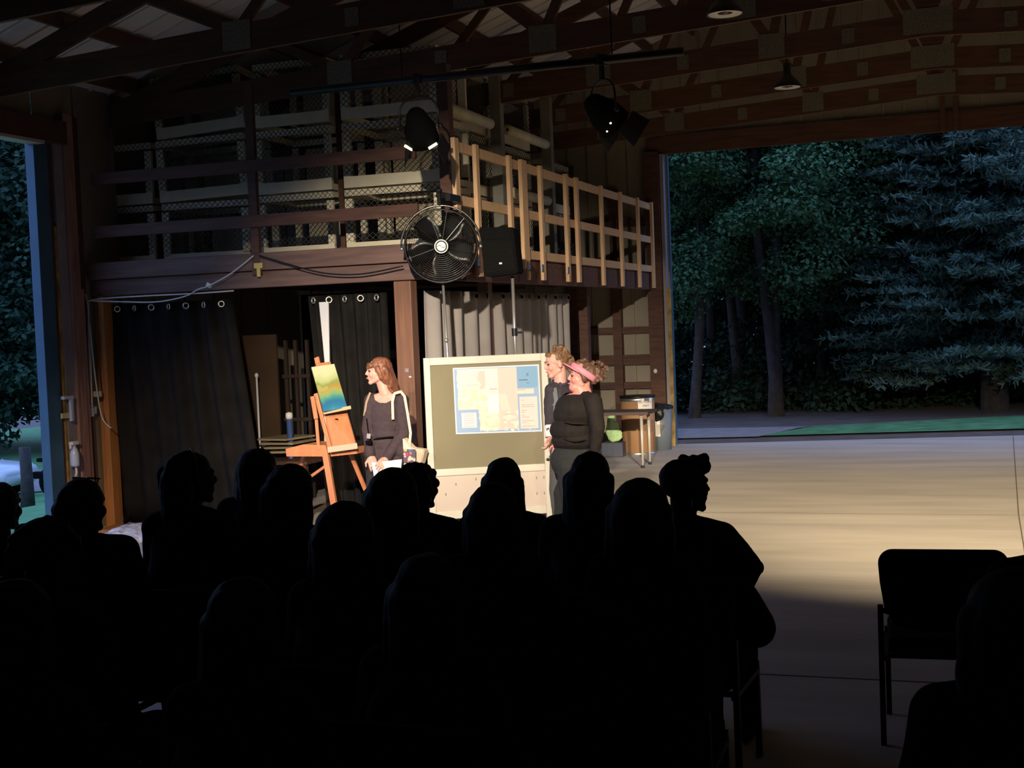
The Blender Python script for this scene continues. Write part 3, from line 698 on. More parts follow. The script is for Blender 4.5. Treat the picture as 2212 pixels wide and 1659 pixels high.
# ------------------------------------------------------------------ loudspeaker and stand
SY = 11.12; s0 = atY(1080, 490, SY); s1 = atY(1087, 597, SY)
cx_, zt_, zb_ = atY(1081, 545, SY).x, s0.z, s1.z
t = thing('speaker_stand', (cx_+0.07, SY+0.1, 0), 'tripod stand holding up the black loudspeaker beside the fan', 'speaker stand')
so = (cx_+0.07, SY+0.1, 0); px_ = cx_+0.07
q = MB(so); q.lathe((px_, SY+0.1, 0.2), [(0.001, 0), (0.019, 0), (0.019, 1.1), (0.001, 1.1)], n=16); q.build('lower_tube', M_black, t, True)
q = MB(so); q.lathe((px_, SY+0.1, 1.2), [(0.001, 0), (0.0145, 0), (0.0145, zb_-1.2), (0.001, zb_-1.2)], n=16); q.build('upper_tube', mat('satin_pole', (0.5, 0.5, 0.5)), t, True)
q = MB(so); q.lathe((px_, SY+0.1, 1.78), [(0.001, 0), (0.026, 0), (0.026, 0.07), (0.001, 0.07)], n=16); q.box((px_+0.04, SY+0.1, 1.81), (0.05, 0.02, 0.02)); q.build('collar', M_black, t)
for k in range(3):
    a_ = k*2*PI/3+0.4; q = MB(so); q.bar((px_+0.02*math.cos(a_), SY+0.1+0.02*math.sin(a_), 0.85), (px_+0.38*math.cos(a_), SY+0.1+0.34*math.sin(a_), 0.01), 0.03, 0.015); q.build('leg', M_black, t)
t = thing('loudspeaker', (cx_, SY, (zt_+zb_)/2), 'black loudspeaker box on a stand to the right of the fan', 'loudspeaker', rz=0.12)
w_, h_, d_ = 0.30, zt_-zb_, 0.27
q = MB(); q.poly([(-w_/2-0.01, -d_/2, h_/2), (w_/2, -d_/2, h_/2-0.02), (w_/2+0.03, -d_/2, -h_/2+0.02), (-w_/2+0.03, -d_/2, -h_/2)], (0, d_, 0)); bmesh.ops.bevel(q.bm, geom=q.bm.edges[:], offset=0.012, segments=2, affect='EDGES'); q.build('cabinet', mat('speaker_black', (0.006, 0.006, 0.006), 0.9, spec=0.06), t)
q = MB(); q.poly([(-w_/2+0.015, -d_/2-0.008, h_/2-0.13), (w_/2-0.005, -d_/2-0.008, h_/2-0.14), (w_/2+0.008, -d_/2-0.008, -h_/2+0.05), (-w_/2+0.045, -d_/2-0.008, -h_/2+0.03)], (0, 0.008, 0)); q.build('grille', mat('speaker_grille', (0.007, 0.007, 0.0065), 0.9, 0.0, var=0.5, scale=120, spec=0.06), t)
q = MB(); q.poly([(-w_/2+0.012, -d_/2-0.008, h_/2-0.03), (w_/2-0.02, -d_/2-0.008, h_/2-0.045), (w_/2-0.01, -d_/2-0.008, h_/2-0.12), (-w_/2+0.018, -d_/2-0.008, h_/2-0.11)], (0, 0.008, 0)); q.build('horn_panel', mat('speaker_black', (0.02, 0.02, 0.02)), t)
q = MB(); q.box((0.03, -d_/2-0.012, -h_/2+0.11), (0.025, 0.004, 0.015)); q.build('badge', M_white, t)

# ------------------------------------------------------------------ lighting bar and theatre lights
BY = 9.9; pa = atY(700, 196, BY); pb = atY(1448, 122, BY)
q = MB(((pa.x+pb.x)/2, BY, pa.z)); q.tube([(pa.x-0.3, BY, 3.88), (pb.x+0.1, BY, 3.88)], 0.034, 14)
bar_ = tag(q.build('lighting_bar', M_black, None, True), 'black horizontal pipe under the roof trusses that carries the two hanging spotlights', 'lighting bar')
for x in (atY(868, 150, BY).x, atY(1322, 110, BY).x):
    q = MB((x, BY, 3.9)); q.tube([(x, BY, 3.9), (x, BY-0.02, 4.4)], 0.006, 8); tag(q.build('hanging_cable', M_black), 'dark cable from the roof truss down to the %s of the lighting bar' % ('left end' if x < -3.5 else 'right end'), 'cable', 'cables of the lighting bar')
def par(px, py, label, yawd, tilt, lit):
    v = atY(px, py, BY); t = thing('stage_spotlight', (v.x, BY, v.z), label, 'stage light', 'spotlights on the lighting bar', rz=yawd)
    R = Matrix.Rotation(tilt, 3, 'X')
    def L(p): return tuple(R @ Vector(p))
    axv = L((0, 1, 0))
    q = MB(); q.lathe(L((0, -0.16, 0)), [(0.001, 0), (0.05, 0.0), (0.075, 0.03), (0.10, 0.10), (0.13, 0.17), (0.135, 0.30), (0.125, 0.30), (0.12, 0.18), (0.001, 0.17)], axis=axv, n=24); can = q.build('lamp_can', M_blackm, t, True)
    q = MB(); q.lathe(L((0, 0.02, 0)), [(0.001, 0), (0.115, 0.0), (0.115, 0.01), (0.001, 0.012)], axis=axv, n=24)
    q.build('lens', mat('hot_lens', (0.9, 0.85, 0.6), 0.4, emit=(1.0, 0.9, 0.62), estr=3.0), t, True)
    for s in (-1, 1):
        q = MB(); a = L((s*0.135, 0.14, -0.09)); b_ = L((s*0.10, 0.24, -0.11)); q.bar(L((s*0.13, 0.13, -0.09)), L((s*0.13, 0.13, 0.09)), 0.012, 0.005)
        q.build('door_hinge', M_black, t)
        q = MB(); q.poly([L((s*0.135, 0.14, -0.11)), L((s*0.135, 0.14, 0.11)), L((s*0.17, 0.29, 0.13)), L((s*0.17, 0.29, -0.13))], (0.004, 0, 0)); q.build('barn_door', M_black, t)
    q = MB(); P = []
    for k in range(13):
        a = PI*k/12; P.append((0.165*math.cos(a)*(1.0), 0, 0.02+0.23*math.sin(a)**0.5))
    q.tube([(0.165, 0, 0)]+P[1:-1]+[(-0.165, 0, 0)], 0.009, 8); q.build('yoke', M_black, t, True)
    hz = 3.88-v.z
    q = MB(); q.bar((0, 0, 0.25), (0, 0, hz-0.03), 0.03, 0.03); q.box((0, 0, hz), (0.06, 0.09, 0.09), bev=0.01); q.build('pipe_clamp', M_black, t)
    for s in (-1, 1):
        q = MB(); q.lathe((s*0.165, 0, 0), [(0.001, 0), (0.022, 0), (0.022, 0.025*1), (0.001, 0.025)], axis=(s, 0, 0), n=12); q.build('tilt_knob', M_black, t, True)
    if lit:
        for s in (-1, 1):
            q = MB(); q.bar((s*0.135, 0.02, -0.135), (s*0.07, 0.0, -0.175), 0.014, 0.02); q.build('light_leak', mat('lit_slit', (1, 0.95, 0.6), 0.4, emit=(0.95, 1.0, 0.55), estr=2.2), t)
    else:
        q = MB(); q.ell((0.12, -0.02, -0.10), (0.009, 0.009, 0.008), u=8, v=6); q.ell((0.07, -0.02, -0.155), (0.008, 0.008, 0.007), u=8, v=6); q.build('light_leak', mat('lit_speck', (1, 0.8, 0.7), 0.4, emit=(1.0, 0.72, 0.55), estr=2.0), t)
    return t
par(906, 275, 'black spotlight on the left of the lighting bar, bright slits at its rim', 0.1, -0.85, True)
par(1303, 243, 'black stage spotlight hanging from the right part of the lighting bar, tilted to the right', -0.7, -0.65, False)

def pendant(px, py, Y, R, label):
    v = atY(px, py, Y); t = thing('pendant_lamp', tuple(v), label, 'pendant lamp', 'dome pendant lamps under the roof')
    top = chord_z(v.x)+0.3
    q = MB(tuple(v)); q.lathe(v, [(R, 0), (R*0.98, 0.02), (R*0.75, 0.07), (R*0.35, 0.13), (0.04, 0.16), (0.04, 0.26), (0.001, 0.26), (0.001, 0.25), (0.03, 0.15), (R*0.7, 0.06), (R*0.94, 0.005), (R, 0)], n=36); q.build('shade', M_black, t, True)
    q = MB(tuple(v)); q.lathe(v, [(R*0.40, 0.012), (R*0.9, 0.004), (R*0.92, 0.010), (R*0.40, 0.03), (R*0.40, 0.012)], n=36); q.build('reflector_ring', mat('lamp_ring', (0.85, 0.8, 0.68), 0.4), t, True)
    q = MB(tuple(v)); q.ell(v+Vector((0, 0, 0.03)), (R*0.25, R*0.25, 0.03)); q.build('bulb', mat('dark_glass', (0.08, 0.07, 0.06), 0.2), t, True)
    q = MB(tuple(v)); q.tube([v+Vector((0, 0, 0.25)), (v.x, v.y, top+0.5)], 0.008, 8); q.build('stem', M_black, t)
pendant(1566, 32, 10.75, 0.15, 'round pendant lamp seen from below near the top edge, its pale ring visible')
pendant(1701, 190, 14.4, 0.15, 'smaller looking pendant lamp hanging between two trusses right of the spotlights')

# ------------------------------------------------------------------ display board with the map
def ink_grid(name, corners, nu, nv, colf, parent, origin, thick=0.004):
    """printed sheet: corners TL, TR, BR, BL in the world, colour of the print from colf(u, v)"""
    TL, TR, BR, BL = [Vector(c) for c in corners]; q = bmesh.new(); G = []
    lay = q.loops.layers.float_color.new('ink')
    nrm = (TR-TL).cross(BL-TL).normalized()
    for i in range(nu+1):
        G.append([q.verts.new(TL.lerp(TR, i/nu).lerp(BL.lerp(BR, i/nu), j/nv)-Vector(origin)) for j in range(nv+1)])
    for i in range(nu):
        for j in range(nv):
            f = q.faces.new((G[i][j], G[i][j+1], G[i+1][j+1], G[i+1][j]))
            c = [x*0.90 for x in colf((i+0.5)/nu, (j+0.5)/nv)]
            for l in f.loops: l[lay] = (*[((x/255.0)/12.92 if x/255.0 < 0.04045 else ((x/255.0+0.055)/1.055)**2.4) for x in c], 1)
    me = bpy.data.meshes.new(name); q.to_mesh(me); q.free(); me.materials.append(vcol_mat(name+'_print'))
    o = bpy.data.objects.new(name, me); C.objects.link(o); o.parent = parent
    if parent is None: o.location = origin
    md = o.modifiers.new('t', 'SOLIDIFY'); md.thickness = thick; md.offset = -1
    return o
BLp = atY(914, 775, 10.30); BRp = atY(1181, 761, 10.78)
bl = Vector((BLp.x, 10.30, 0)); br = Vector((BRp.x, 10.78, 0)); bd = (br-bl).normalized(); bn = Vector((bd.y, -bd.x, 0))
BW = (br-bl).length; BT = (BLp.z+BRp.z)/2
def onboard(px, py, off=0.0):
    """point on the board's plane (lifted off by off towards the viewer)"""
    d = Vector(RT*(px-CX)/F - UP*(py-CY)/F + FWD); o = Vector(CAM)
    t = (bl+bn*off-o).dot(bn)/d.dot(bn); return o+d*t
zmid = onboard(1000, 1018).z; zbot = onboard(1000, 1114).z
board = thing('display_board', tuple((bl+br)/2), 'large cream framed olive display board on stage with a map on it', 'board')
bo = tuple((bl+br)/2)
M_frame = mat('cream_frame', (0.62, 0.575, 0.475), 0.55, var=0.05, scale=4)
def bb(u0, u1, z0, z1, t, off=0.0, bev=0.006):
    q = MB(bo); a = bl+bd*((u0+u1)/2)+bn*off; q.box((a.x, a.y, (z0+z1)/2), (u1-u0, t, z1-z0), Matrix((bd, bn, Vector((0, 0, 1)))).transposed() @ Matrix.Identity(3), bev); return q
bb(0, 0.055, 0.10, BT, 0.05).build('side_rail', M_frame, board); bb(BW-0.055, BW, 0.10, BT, 0.05).build('side_rail', M_frame, board)
bb(0.055, BW-0.055, BT-0.065, BT, 0.05).build('top_rail', M_frame, board)
bb(0.055, BW-0.055, zmid-0.03, zmid+0.03, 0.05).build('middle_rail', M_frame, board)
bb(0.055, BW-0.055, zbot-0.02, zbot+0.05, 0.05).build('bottom_rail', M_frame, board)
bb(0.055, BW-0.055, zmid+0.03, BT-0.065, 0.02, bev=0).build('olive_panel', mat('olive_felt', (0.215, 0.19, 0.115), 0.9, var=0.05, scale=3), board)
lpn = bb(0.055, BW-0.055, zbot+0.05, zmid-0.03, 0.02, bev=0).build('lower_panel', mat('beige_board', (0.56, 0.47, 0.39), 0.7, var=0.03, scale=3), board)
q = MB(bo)
for px, py in ((1028, 1035), (1044, 1034), (1159, 1032), (1175, 1031), (1160, 1066), (1176, 1065), (963, 1068), (985, 1046)):
    p = onboard(px, py, 0.012); q.box(p, (0.008, 0.004, 0.022))
q.build('rivet', mat('grey_mark', (0.25, 0.22, 0.2), 0.6), lpn)
for u in (0.03, BW-0.03):
    a = bl+bd*u
    q = MB(bo); q.bar(a+Vector((0, 0, 0.07))-bn*0.28, a+Vector((0, 0, 0.07))+bn*0.28, 0.05, 0.05, bev=0.006); q.box(a+Vector((0, 0, 0.10)), (0.05, 0.05, 0.08)); foot = q.build('foot_bar', M_frame, board)
    for s in (-1, 1):
        q = MB(bo); q.lathe(a+bn*0.24*s+Vector((0, 0, 0.027))-bd*0.012, [(0.001, 0), (0.026, 0), (0.026, 0.024), (0.001, 0.024)], axis=tuple(bd), n=16); q.build('caster', M_black, foot, True)
NZ = RNG.random((64, 64))
def nz2(u, v, s):
    x = (u*s) % 63; y = (v*s) % 63; i = int(x); j = int(y); fx = x-i; fy_ = y-j
    return (NZ[i, j]*(1-fx)+NZ[i+1, j]*fx)*(1-fy_)+(NZ[i, j+1]*(1-fx)+NZ[i+1, j+1]*fx)*fy_
def mapcol(u, v):
    if u < 0.014 or u > 0.986 or v < 0.018 or v > 0.982: return (235, 240, 245)
    w = nz2(u, v, 22)*0.03-0.015
    c = (160, 188, 222)
    if 0.04 < u+w*0.5 < 0.53 and 0.03 < v < 0.635: c = (246, 236, 224)
    if 0.28 < u+w < 0.60 and 0.60 < v < 0.965+w: c = (246, 238, 216)
    if v > 0.42-0.1*math.sin(u*9) and c != (160, 188, 222) and nz2(u, v, 30) > 0.52: c = (238, 228, 198)
    if 0.29 < u+w*2 < 0.375 and 0.07 < v+w < 0.34 and nz2(u, v, 9) > 0.3: c = (236, 212, 200)
    if 0.51 < u < 0.735 and 0.03 < v < 0.95+w: c = (242, 214, 202)
    if 0.52+0.12*(v-0.5) < u+w < 0.60+0.22*(v-0.42) and 0.42 < v < 0.66: c = (242, 226, 208)
    if 0.55 < u < 0.735 and v > 0.66 and nz2(u, v, 26) > 0.6: c = (248, 238, 216)
    if 0.365 < u < 0.502 and 0.05 < v < 0.42: c = (242, 230, 228)
    if 0.385 < u < 0.513 and 0.425 < v < 0.70: c = (250, 248, 246)
    if 0.738 < u < 0.972 and 0.02 < v < 0.335: c = (150-int(20*u), 178, 212)
    if 0.76 < u < 0.862 and 0.215 < v < 0.229: c = (45, 60, 90)
    if 0.86 < u < 0.96 and 0.215 < v < 0.222: c = (110, 140, 180)
    if 0.845 < u < 0.872 and (0.13 < v < 0.143 or 0.155 < v < 0.165 or 0.26 < v < 0.27): c = (95, 125, 165)
    if 0.722 < u < 0.93 and 0.352 < v < 0.425: c = (246, 226, 206)
    if 0.73 < u < 0.83 and 0.36 < v < 0.372: c = (190, 170, 150)
    if 0.755 < u < 0.962 and 0.47 < v < 0.945:
        c = (243, 224, 214)
        k = int((v-0.49)/0.026)
        if (v-0.49) % 0.026 < 0.008 and 0.775 < u < 0.80+0.14*NZ[k % 64, 5] and k % 3: c = (205, 176, 168)
    if 0.075 < u < 0.25 and 0.685 < v < 0.905:
        c = (240, 230, 234)
        if (v-0.70) % 0.030 < 0.009 and 0.10 < u < 0.22: c = (205, 196, 206)
    if (0.41 < u < 0.50 and 0.335 < v < 0.345) or (0.585 < u < 0.67 and 0.715 < v < 0.725): c = (190, 168, 155)
    if 0.13 < u < 0.29 and 0.268 < v < 0.274: c = (222, 200, 190)
    if 0.848 < u < 0.872 and 0.955 < v < 0.966: c = (225, 235, 245)
    return c
cn = [onboard(*p, 0.0145) for p in ((978, 795), (1164, 787), (1171, 932), (985, 938))]
mo = tuple((cn[0]+cn[2])/2)
tag(ink_grid('wall_map', cn, 150, 110, mapcol, None, mo, 0.003), 'large pale map with blue borders pinned to the olive display board', 'map')

# ------------------------------------------------------------------ easel and painting
eo = tuple(atY(705, 975, 10.05)); eo = (eo[0], 10.1, 0)
easel = thing('easel', eo, 'orange-brown wooden box easel holding a small painting', 'easel')
def ebar(name, a, b_, w, h, par_=None, m=M_easel, up=(0, 1, 0)):
    q = MB(eo); q.bar(a, b_, w, h, up=up, bev=0.004); return q.build(name, m, par_ or easel)
q = MB(eo)
A = [atY(617, 970, 9.98), atY(655, 960, 9.98), atY(703, 962, 9.98), atY(708, 986, 9.98), atY(619, 986, 9.98)]
q.poly(A, (0.02, 0.28, 0)); q.build('drawer', M_easel, easel)
q = MB(eo); A = [atY(713, 975, 10.0), atY(771, 966, 10.0), atY(771, 980, 10.0), atY(715, 986, 10.0)]; q.poly(A, (0.02, 0.26, 0)); q.build('sketch_box', M_easel, easel)
q = MB(eo); A = [atY(700, 889, 10.08), atY(747, 884, 10.22), atY(769, 962, 10.14), atY(714, 970, 10.0)]; q.poly(A, (0.0, 0.016, 0.0)); lid = q.build('lid_panel', M_easel, easel)
q = MB(eo); v = atY(727, 905, 10.1); q.box(v+Vector((0, 0.0, 0)), (0.025, 0.012, 0.006)); q.build('latch_slot', M_blackm, lid)
ebar('mast', atY(684, 772, 10.28), atY(702, 850, 10.20), 0.045, 0.02); ebar('mast', atY(682, 850, 10.02), atY(713, 968, 9.98), 0.035, 0.02)
ebar('side_strut', atY(675, 856, 9.98), atY(683, 905, 9.97), 0.036, 0.022); ebar('side_strut', atY(683, 900, 9.985), atY(689, 972, 9.985), 0.028, 0.018)
ebar('top_clamp', atY(683, 789, 10.12), atY(714, 785, 10.22), 0.03, 0.022)
ebar('canvas_ledge', atY(698, 892, 10.02), atY(758, 880, 10.14), 0.03, 0.05, None, mat('ledge_wood', (0.5, 0.36, 0.2), 0.6))
for a_, b_, w in (((702, 972, 9.98), (722, 1092, 9.86), 0.052), ((656, 984, 10.2), (630, 1090, 10.45), 0.035), ((757, 980, 10.2), (803, 1090, 10.42), 0.035)):
    A = atY(*a_); B_ = atY(*b_); d = (B_-A); B2 = A+d*((A.z-0.0)/-d.z) if d.z < 0 else B_
    ebar('leg', A, B2, w, w*0.7)
ebar('leg_brace', atY(662, 1036, 10.2), atY(706, 1005, 10.1), 0.025, 0.02)
ebar('palette_edge', atY(708, 972, 9.93), atY(772, 963, 9.93), 0.012, 0.05, None, mat('palette_grey', (0.5, 0.42, 0.3), 0.5), up=(0, 0, 1))
def paintcol(u, v):
    v2 = v + 0.035*math.sin(u*7+v*5)+0.05*(nz2(u, v, 9)-0.5); st = [(0, (205, 214, 170)), (0.18, (206, 210, 165)), (0.34, (178, 192, 128)), (0.42, (140, 150, 80)), (0.5, (170, 140, 60)), (0.58, (165, 160, 78)), (0.66, (120, 165, 115)), (0.74, (50, 140, 140)), (0.82, (20, 105, 150)), (0.92, (15, 115, 160)), (1.1, (70, 160, 170))]
    if 0.44 < v2 < 0.54 and u < 0.45: return (168, 165, 90)
    for (a, ca), (b_, cb) in zip(st, st[1:]):
        if v2 <= b_: k = max(0, min(1, (v2-a)/(b_-a))); return tuple(x+(y-x)*k for x, y in zip(ca, cb))
    return st[-1][1]
pc4 = [atY(673, 793, 10.06), atY(722, 786, 10.20), atY(750, 880, 10.11), atY(699, 889, 9.97)]
po_ = tuple((pc4[0]+pc4[2])/2)
tag(ink_grid('painting', pc4, 40, 60, paintcol, None, po_, 0.015), 'small abstract painting of green, ochre and blue bands standing on the easel', 'painting')

# ------------------------------------------------------------------ recycling corner
v = atZ(1373, 985, 0); t = thing('fibre_drum', (v.x, v.y+0.22, 0), 'brown fibre barrel with black lid and white recycling sign', 'barrel')
bx, by = v.x, v.y+0.22; zt = atY(1373, 856, by-0.2).z; br_ = 0.235
q = MB((bx, by, 0)); q.lathe((bx, by, 0), [(0.001, 0), (br_, 0), (br_, zt-0.03), (0.001, zt-0.03)], n=40); q.build('drum_body', mat('brown_fibre', (0.36, 0.20, 0.10), 0.7, var=0.12, scale=3), t, True)
q = MB((bx, by, 0)); q.lathe((bx, by, 0), [(br_-0.01, zt-0.03), (br_+0.012, zt-0.03), (br_+0.015, zt), (0.001, zt+0.01), (0.001, zt-0.03)], n=40); q.build('lid', M_black, t, True)
for z in (0.0, zt-0.075):
    q = MB((bx, by, 0)); q.lathe((bx, by, 0), [(br_, z), (br_+0.006, z+0.005), (br_+0.006, z+0.04), (br_, z+0.045)], n=40); q.build('steel_hoop', M_galv, t, True)
def on_drum(px, py):
    p = atY(px, py, by-0.2); a = math.asin(max(-0.98, min(0.98, (p.x-bx)/ (br_*1.0)))); return a, p.z
za = atY(1390, 858, by-0.2).z; zb = atY(1392, 887, by-0.2).z
q = MB((bx, by, 0)); n = 10; A0 = 0.02; A1 = 0.95; off = math.atan2(-0.2, 1)
pts = []
vd = math.atan2(0-by, 0-bx)   # direction from the drum towards the viewer
for i in range(n+1):
    a = vd+A0+(A1-A0)*i/n; pts.append((bx+math.cos(a)*(br_+0.004), by+math.sin(a)*(br_+0.004)))
for (xa, ya), (xb, yb) in zip(pts, pts[1:]): q.poly([(xa, ya, zb), (xb, yb, zb), (xb, yb, za), (xa, ya, za)])
sg = q.build('paper_sign', M_paper, t); md = sg.modifiers.new('t', 'SOLIDIFY'); md.thickness = 0.002
def text(s, size, loc, rot, m, parent, origin, name='lettering', ext=0.0006, bend=None):
    cu = bpy.data.curves.new(name, 'FONT'); cu.body = s; cu.size = size; cu.align_x = 'CENTER'; cu.align_y = 'CENTER'; cu.extrude = ext
    tmp = bpy.data.objects.new('tmp', cu); C.objects.link(tmp)
    me = bpy.data.meshes.new_from_object(tmp.evaluated_get(bpy.context.evaluated_depsgraph_get())); bpy.data.objects.remove(tmp)
    me.name = name; me.materials.clear(); me.materials.append(m)
    if bend is None:
        me.transform(Matrix.Translation(Vector(loc)-Vector(origin)) @ rot.to_4x4())
    else:
        for vtx in me.vertices: vtx.co = Vector(bend(vtx.co))-Vector(origin)
    o = bpy.data.objects.new(name, me); C.objects.link(o); o.parent = parent; return o
am = vd+(A0+A1)/2
def wrap(zc):
    def f(c): a = am+c.x/br_; r = br_+0.0055+c.z; return (bx+math.cos(a)*r, by+math.sin(a)*r, zc+c.y)
    return f
text('RECYCLABLES', 0.032, None, None, M_blackm, sg, (bx, by, 0), bend=wrap(zb+(za-zb)*0.62))
text('ONLY', 0.036, None, None, M_blackm, sg, (bx, by, 0), bend=wrap(zb+(za-zb)*0.36))
# folding table
v = atZ(1389, 1011, 0); tzt = atY(1385, 889, v.y).z; vl = atY(1290, 890, v.y)
t = thing('folding_table', (v.x-0.4, v.y+0.2, 0), 'folding table with a pale leg standing in front of the barrel', 'table')
tor = (v.x-0.4, v.y+0.2, 0)
q = MB(tor); q.box((v.x-0.40, v.y+0.20, tzt-0.02), (1.0, 0.55, 0.04), bev=0.006); q.build('tabletop', mat('table_brown', (0.10, 0.07, 0.07), 0.35), t)
for sx in (-0.36, 0.36):
    for sy in (-0.2, 0.2):
        xx = v.x-0.36+sx; yy = v.y+0.2+sy
        q = MB(tor); q.tube([(xx, yy, tzt-0.04), (xx+0.0, yy, 0.03)], [0.022, 0.014], 12); q.build('leg', mat('table_leg', (0.6, 0.56, 0.5), 0.35, 0.3), t, True)
        q = MB(tor); q.lathe((xx, yy, 0), [(0.001, 0), (0.024, 0), (0.016, 0.035), (0.001, 0.035)], n=12); q.build('foot_cap', M_black, t)
# safety vest bag and box
v = atZ(1322, 988, 0)
q = MB((v.x, v.y+0.15, 0)); q.box((v.x, v.y+0.15, 0.10), (0.3, 0.3, 0.2), bev=0.01); tag(q.build('storage_box', mat('dark_blue_box', (0.05, 0.06, 0.10), 0.5)), 'dark blue box on the floor under the table beside the barrel', 'box')
q = MB((v.x, v.y+0.1, 0.2)); q.ell((v.x, v.y+0.1, 0.36), (0.10, 0.05, 0.16)); q.ell((v.x-0.02, v.y+0.09, 0.45), (0.06, 0.04, 0.13)); q.ell((v.x+0.03, v.y+0.09, 0.30), (0.11, 0.04, 0.10)); q.cap((v.x, v.y+0.1, 0.5), (v.x+0.01, v.y+0.1, 0.58), 0.04, 0.02)
tag(q.organic('lime_bag', mat('lime_fabric', (0.40, 0.62, 0.30), 0.6, var=0.15, scale=9), None, 0.012, 3, 0.03, 16), 'lime green cloth bag standing on the dark blue box beside the barrel', 'bag')
v2 = atY(1312, 862, v.y+0.2); q = MB(tuple(v2)); q.ell((v2.x, v2.y-1.0, tzt+0.06), (0.05, 0.05, 0.06)); q.ell((v2.x+0.02, v2.y-1.0, tzt+0.03), (0.06, 0.05, 0.03)); q.o = Vector((v2.x, v2.y-1.0, tzt)); tag(q.organic('crumpled_bag', M_white, None, 0.01, 2, 0.02, 20), 'crumpled white plastic bag on the folding table left of the barrel', 'bag')
# grey bin
v = atZ(1420, 975, 0); t = thing('trash_bin', (v.x-0.0, v.y+0.25, 0), 'grey trash bin with a black liner between the barrel and the door jamb', 'bin')
gx, gy = v.x-0.02, v.y+0.25; zt = atY(1420, 880, gy).z; bo_ = (gx, gy, 0)
q = MB(bo_); q.lathe((gx, gy, 0), [(0.001, 0), (0.15, 0), (0.18, zt), (0.17, zt), (0.001, 0.05)], n=28); q.build('bin_body', mat('grey_blue_bin', (0.14, 0.17, 0.21), 0.5), t, True)
q = MB(bo_); q.ell((gx, gy, zt), (0.20, 0.20, 0.055)); q.ell((gx, gy-0.16, zt-0.08), (0.1, 0.05, 0.12)); q.organic('bin_liner', M_black, t, 0.014, 2, 0.03, 14)
q = MB(bo_); q.box((gx-0.01, gy-0.178, zt*0.55), (0.09, 0.008, 0.26)); q.build('paper_label', M_paper, t)

# ------------------------------------------------------------------ people
def frame_from(right, up=(0, 0, 1)):
    x = Vector(right).normalized(); z = Vector(up); z = (z-x*z.dot(x)).normalized(); y = z.cross(x)
    return Matrix((x, y, z)).transposed()
def head_prims(mb, c, f, u, k=1.0, n0=None, neck=True, face=True):
    c = Vector(c); f = Vector(f).normalized(); u = Vector(u); u = (u-f*u.dot(f)).normalized(); s = f.cross(u)
    R = Matrix((s, f, u)).transposed()
    def p(a, b_, d): return c+s*(a*k)+f*(b_*k)+u*(d*k)
    mb.ell(p(0, -0.012, 0.03), (0.074*k, 0.094*k, 0.082*k), R)
    mb.ell(p(0, 0.028, -0.025), (0.058*k, 0.060*k, 0.080*k), R)
    mb.cap(p(0.012, 0.066, -0.096), p(-0.012, 0.066, -0.096), 0.019*k, 0.019*k)
    for q in (-1, 1):
        mb.cap(p(q*0.012, 0.062, -0.094), p(q*0.046, 0.0, -0.058), 0.018*k, 0.022*k)
        if face:
            mb.ell(p(q*0.034, 0.062, -0.028), (0.024*k, 0.022*k, 0.026*k), R)
            mb.ell(p(q*0.077, -0.008, -0.012), (0.008*k, 0.020*k, 0.031*k), R)
    if face:
        mb.cap(p(-0.032, 0.078, 0.022), p(0.032, 0.078, 0.022), 0.012*k, 0.012*k)
        mb.cap(p(0, 0.086, 0.012), p(0, 0.102, -0.022), 0.0070*k, 0.0100*k); mb.cap(p(-0.011, 0.090, -0.028), p(0.011, 0.090, -0.028), 0.0075*k, 0.0075*k)
        mb.cap(p(-0.016, 0.083, -0.052), p(0.016, 0.083, -0.052), 0.008*k, 0.008*k); mb.cap(p(-0.014, 0.081, -0.066), p(0.014, 0.081, -0.066), 0.008*k, 0.008*k)
    if neck and n0 is not None:
        mb.cap(p(0, -0.022, -0.055), n0, 0.050*k, 0.056*k)
    return p
def hand_prims(mb, w, d, n, side, curl=0.5, k=1.0):
    """palm with five fingers; w wrist, d direction of the fingers, n back-of-hand normal, side = where the thumb leaves"""
    w = Vector(w); d = Vector(d).normalized(); n = Vector(n); n = (n-d*n.dot(d)).normalized(); s = d.cross(n)*side
    R = Matrix((d.cross(n), d, n)).transposed()
    mb.ell(w+d*0.045*k, (0.040*k, 0.052*k, 0.016*k), R); mb.cap(w-d*0.02*k, w+d*0.02*k, 0.026*k, 0.026*k)
    for i, (o, L) in enumerate(((0.031, 0.066), (0.0105, 0.075), (-0.0105, 0.070), (-0.031, 0.055))):
        b0 = w+d*(0.082-0.004*abs(i-1))*k+s*o*k
        d1 = (d*math.cos(curl*0.6)-n*math.sin(curl*0.6)+s*o*1.6).normalized()
        d2 = (d*math.cos(curl*1.5)-n*math.sin(curl*1.5)+s*o*1.0).normalized(); d3 = (d*math.cos(curl*2.2)-n*math.sin(curl*2.2)).normalized()
        b1 = b0+d1*L*0.5*k; b2 = b1+d2*L*0.30*k; b3 = b2+d3*L*0.22*k
        mb.cap(b0-d*0.02*k, b1, 0.0088*k, 0.008*k, 10); mb.cap(b1, b2, 0.008*k, 0.0074*k, 10); mb.cap(b2, b3, 0.0074*k, 0.0065*k, 10)
    t0 = w+d*0.025*k+s*0.030*k; t1 = t0+(d*0.75+s*0.75-n*0.25).normalized()*0.036*k; t2 = t1+(d*0.95+s*0.25-n*0.45).normalized()*0.030*k
    mb.cap(t0-s*0.01*k, t1, 0.012*k, 0.010*k, 10); mb.cap(t1, t2, 0.0095*k, 0.008*k, 10)
